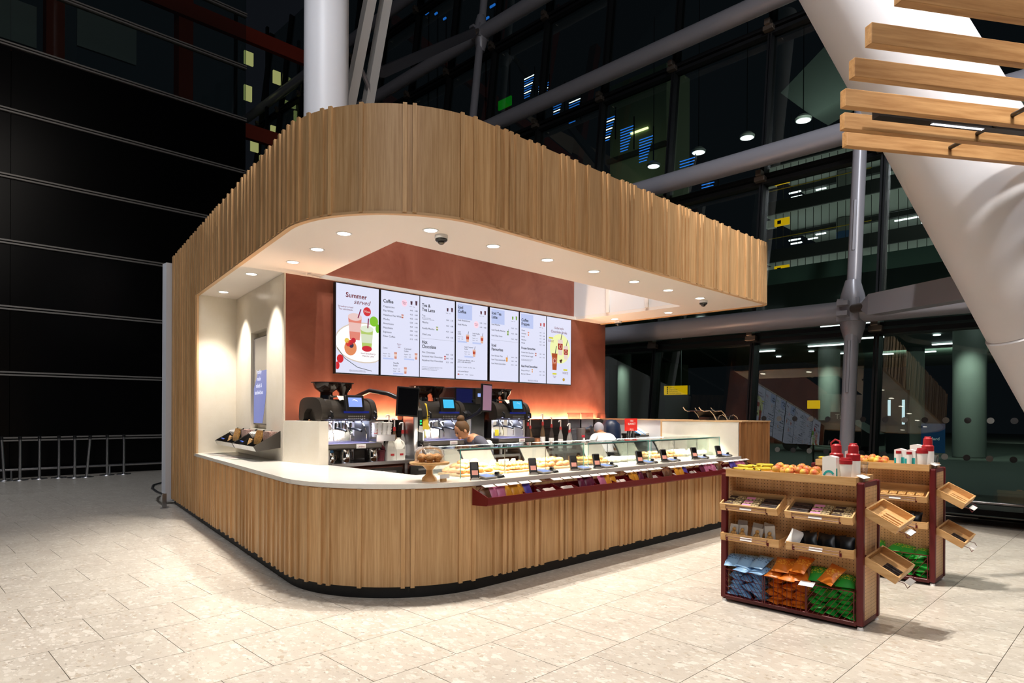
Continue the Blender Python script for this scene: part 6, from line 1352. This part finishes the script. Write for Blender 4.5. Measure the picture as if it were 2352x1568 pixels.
# ================================================================== PEOPLE
def skin_body(name, pts, edges, radii, m, parent, sub=2):
    me = bpy.data.meshes.new(name); me.from_pydata(pts, edges, []); me.materials.append(m)
    o = bpy.data.objects.new(name, me); COL.objects.link(o); o.parent = parent
    md = o.modifiers.new('skin', 'SKIN'); md.use_smooth_shade = True
    lay = me.skin_vertices[0].data if me.skin_vertices else None
    if lay is None:
        bm = bmesh.new(); bm.from_mesh(me); bm.verts.layers.skin.verify(); bm.to_mesh(me); bm.free(); lay = me.skin_vertices[0].data
    for i, r_ in enumerate(radii):
        lay[i].radius = r_ if isinstance(r_, tuple) else (r_, r_); lay[i].use_root = (i == 0)
    s_ = o.modifiers.new('sub', 'SUBSURF'); s_.levels = sub; s_.render_levels = sub
    return o
def person(label, loc, rz, shirt, hairc, bun, bend, trousers='1C1C22'):
    t = thing('person', label, 'person', loc, rz)
    # joints, front is -y; 0 pelvis
    c, s_ = math.cos(bend), math.sin(bend)
    def up(x, y, z): # bend about the hips at z=.92
        q = z - .92; return (x, y * c - q * s_, .92 + q * c + y * s_ * 0)
    P = [(0, 0, .92), up(0, 0, 1.08), up(0, 0, 1.26), up(0, .0, 1.38), up(0, -.01, 1.45), up(-.16, 0, 1.37), up(.16, 0, 1.37), up(-.22, -.03, 1.12), up(.22, -.03, 1.12)]
    hL = Vector(P[7]) + Vector((.05, -.22, -.05)); hR = Vector(P[8]) + Vector((-.05, -.22, -.05))
    body = P + [tuple(hL), tuple(hR), (-.09, 0, .86), (.09, 0, .86), (-.10, -.01, .48), (.10, -.01, .48), (-.10, .02, .07), (.10, .02, .07), (-.10, -.12, .03), (.10, -.12, .03)]
    E_ = [(0, 1), (1, 2), (2, 3), (3, 4), (3, 5), (3, 6), (5, 7), (6, 8), (7, 9), (8, 10), (0, 11), (0, 12), (11, 13), (12, 14), (13, 15), (14, 16), (15, 17), (16, 18)]
    Rr = [(.14, .10), (.125, .09), (.14, .10), (.09, .07), (.048, .05), .058, .058, .042, .042, .028, .028, .09, .09, .058, .058, .038, .038, .03, .03]
    skin_body('body', body, E_, Rr, M['skin'], t)
    sb = P[:4] + [P[5], P[6], P[7], P[8]]
    skin_body('shirt', [Vector(p) for p in sb], [(0, 1), (1, 2), (2, 3), (3, 4), (3, 5), (4, 6), (5, 7)], [(.155, .115), (.14, .105), (.155, .115), (.10, .08), .07, .07, .055, .055], mat('shirt' + shirt, shirt, .8), t)
    lg = [(0, 0, .93), (-.09, 0, .86), (.09, 0, .86), (-.10, -.01, .48), (.10, -.01, .48), (-.10, .02, .1), (.10, .02, .1)]
    skin_body('trousers', lg, [(0, 1), (0, 2), (1, 3), (2, 4), (3, 5), (4, 6)], [(.15, .115), .1, .1, .07, .07, .055, .055], mat('trousers' + trousers, trousers, .8), t)
    hd = Vector(up(0, -.02, 1.56)) + Vector((0, -.05 * s_ * 2, -.02))
    T = Matrix.Translation(hd) @ Matrix.Rotation(bend * .9, 4, 'X')
    h = MB().ell((0, 0, 0), .074, .092, .112, 16, 12, T=T); h.ell((0, -.092, -.012), .012, .018, .022, 8, 6, T=T); h.ell((0, -.075, -.065), .03, .02, .02, 8, 6, T=T)
    for x in (-.076, .076): h.ell((x, .0, -.01), .012, .02, .03, 8, 6, T=T)
    ho = h.build('head', M['skin'], t)
    for x in (-.028, .028): MB().ell((x, -.083, .012), .010, .006, .007, 8, 6, T=T).build('eye', M['ink'], ho)
    MB().ell((0, -.092, -.052), .02, .005, .005, 8, 5, T=T).build('mouth', mat('lips', '9A5048', .5), ho)
    hr = MB().ell((0, .018, .022), .086, .092, .108, 16, 10, T=T)
    if bun: hr.ell((0, .06, .13), .05, .05, .045, 12, 8, T=T)
    hr.build('hair', mat('hair' + hairc, hairc, .7), t)
    for sx, hh in ((-1, hL), (1, hR)):
        pm_ = MB().ell((hh.x, hh.y - .05, hh.z), .038, .05, .016, 10, 6).build('hand', M['skin'], t)
        for q in range(4): MB().tube([(hh.x - .024 + .016 * q, hh.y - .085, hh.z), (hh.x - .026 + .017 * q, hh.y - .115, hh.z - .008), (hh.x - .026 + .017 * q, hh.y - .14 + .008 * abs(q - 1.5), hh.z - .026)], .0085, 6).build('finger', M['skin'], pm_)
        MB().tube([(hh.x - sx * .03, hh.y - .03, hh.z), (hh.x - sx * .055, hh.y - .06, hh.z - .006), (hh.x - sx * .05, hh.y - .085, hh.z - .014)], .009, 6).build('finger', M['skin'], pm_)
    return t
g_ = G(4.44, 5.45)
person('person with brown hair in a bun and dark grey t-shirt bending behind the glass case', (g_[0] - .05, g_[1] + .1, -.04), -1.75, '4A4A55', '5A3E22', True, .62)
g_ = G(6.95, 5.9 + .1)
person('person in a white top leaning forward beside the clear blender hoods', (g_[0] + .05, g_[1] - .15, -.05), 2.5, 'E4E0DE', '9A98A0', False, .75)

# turn every lettering curve into a real mesh
bpy.context.view_layer.update(); dg = bpy.context.evaluated_depsgraph_get()
for o in [o for o in bpy.data.objects if o.type == 'FONT']:
    me = bpy.data.meshes.new_from_object(o.evaluated_get(dg)); nm = o.name; m_ = bpy.data.objects.new('tmp', me)
    o.name = 'old'; m_.name = nm; COL.objects.link(m_); m_.parent = o.parent; m_.location = o.location; m_.rotation_euler = o.rotation_euler; m_.scale = o.scale
    bpy.data.objects.remove(o, do_unlink=True)
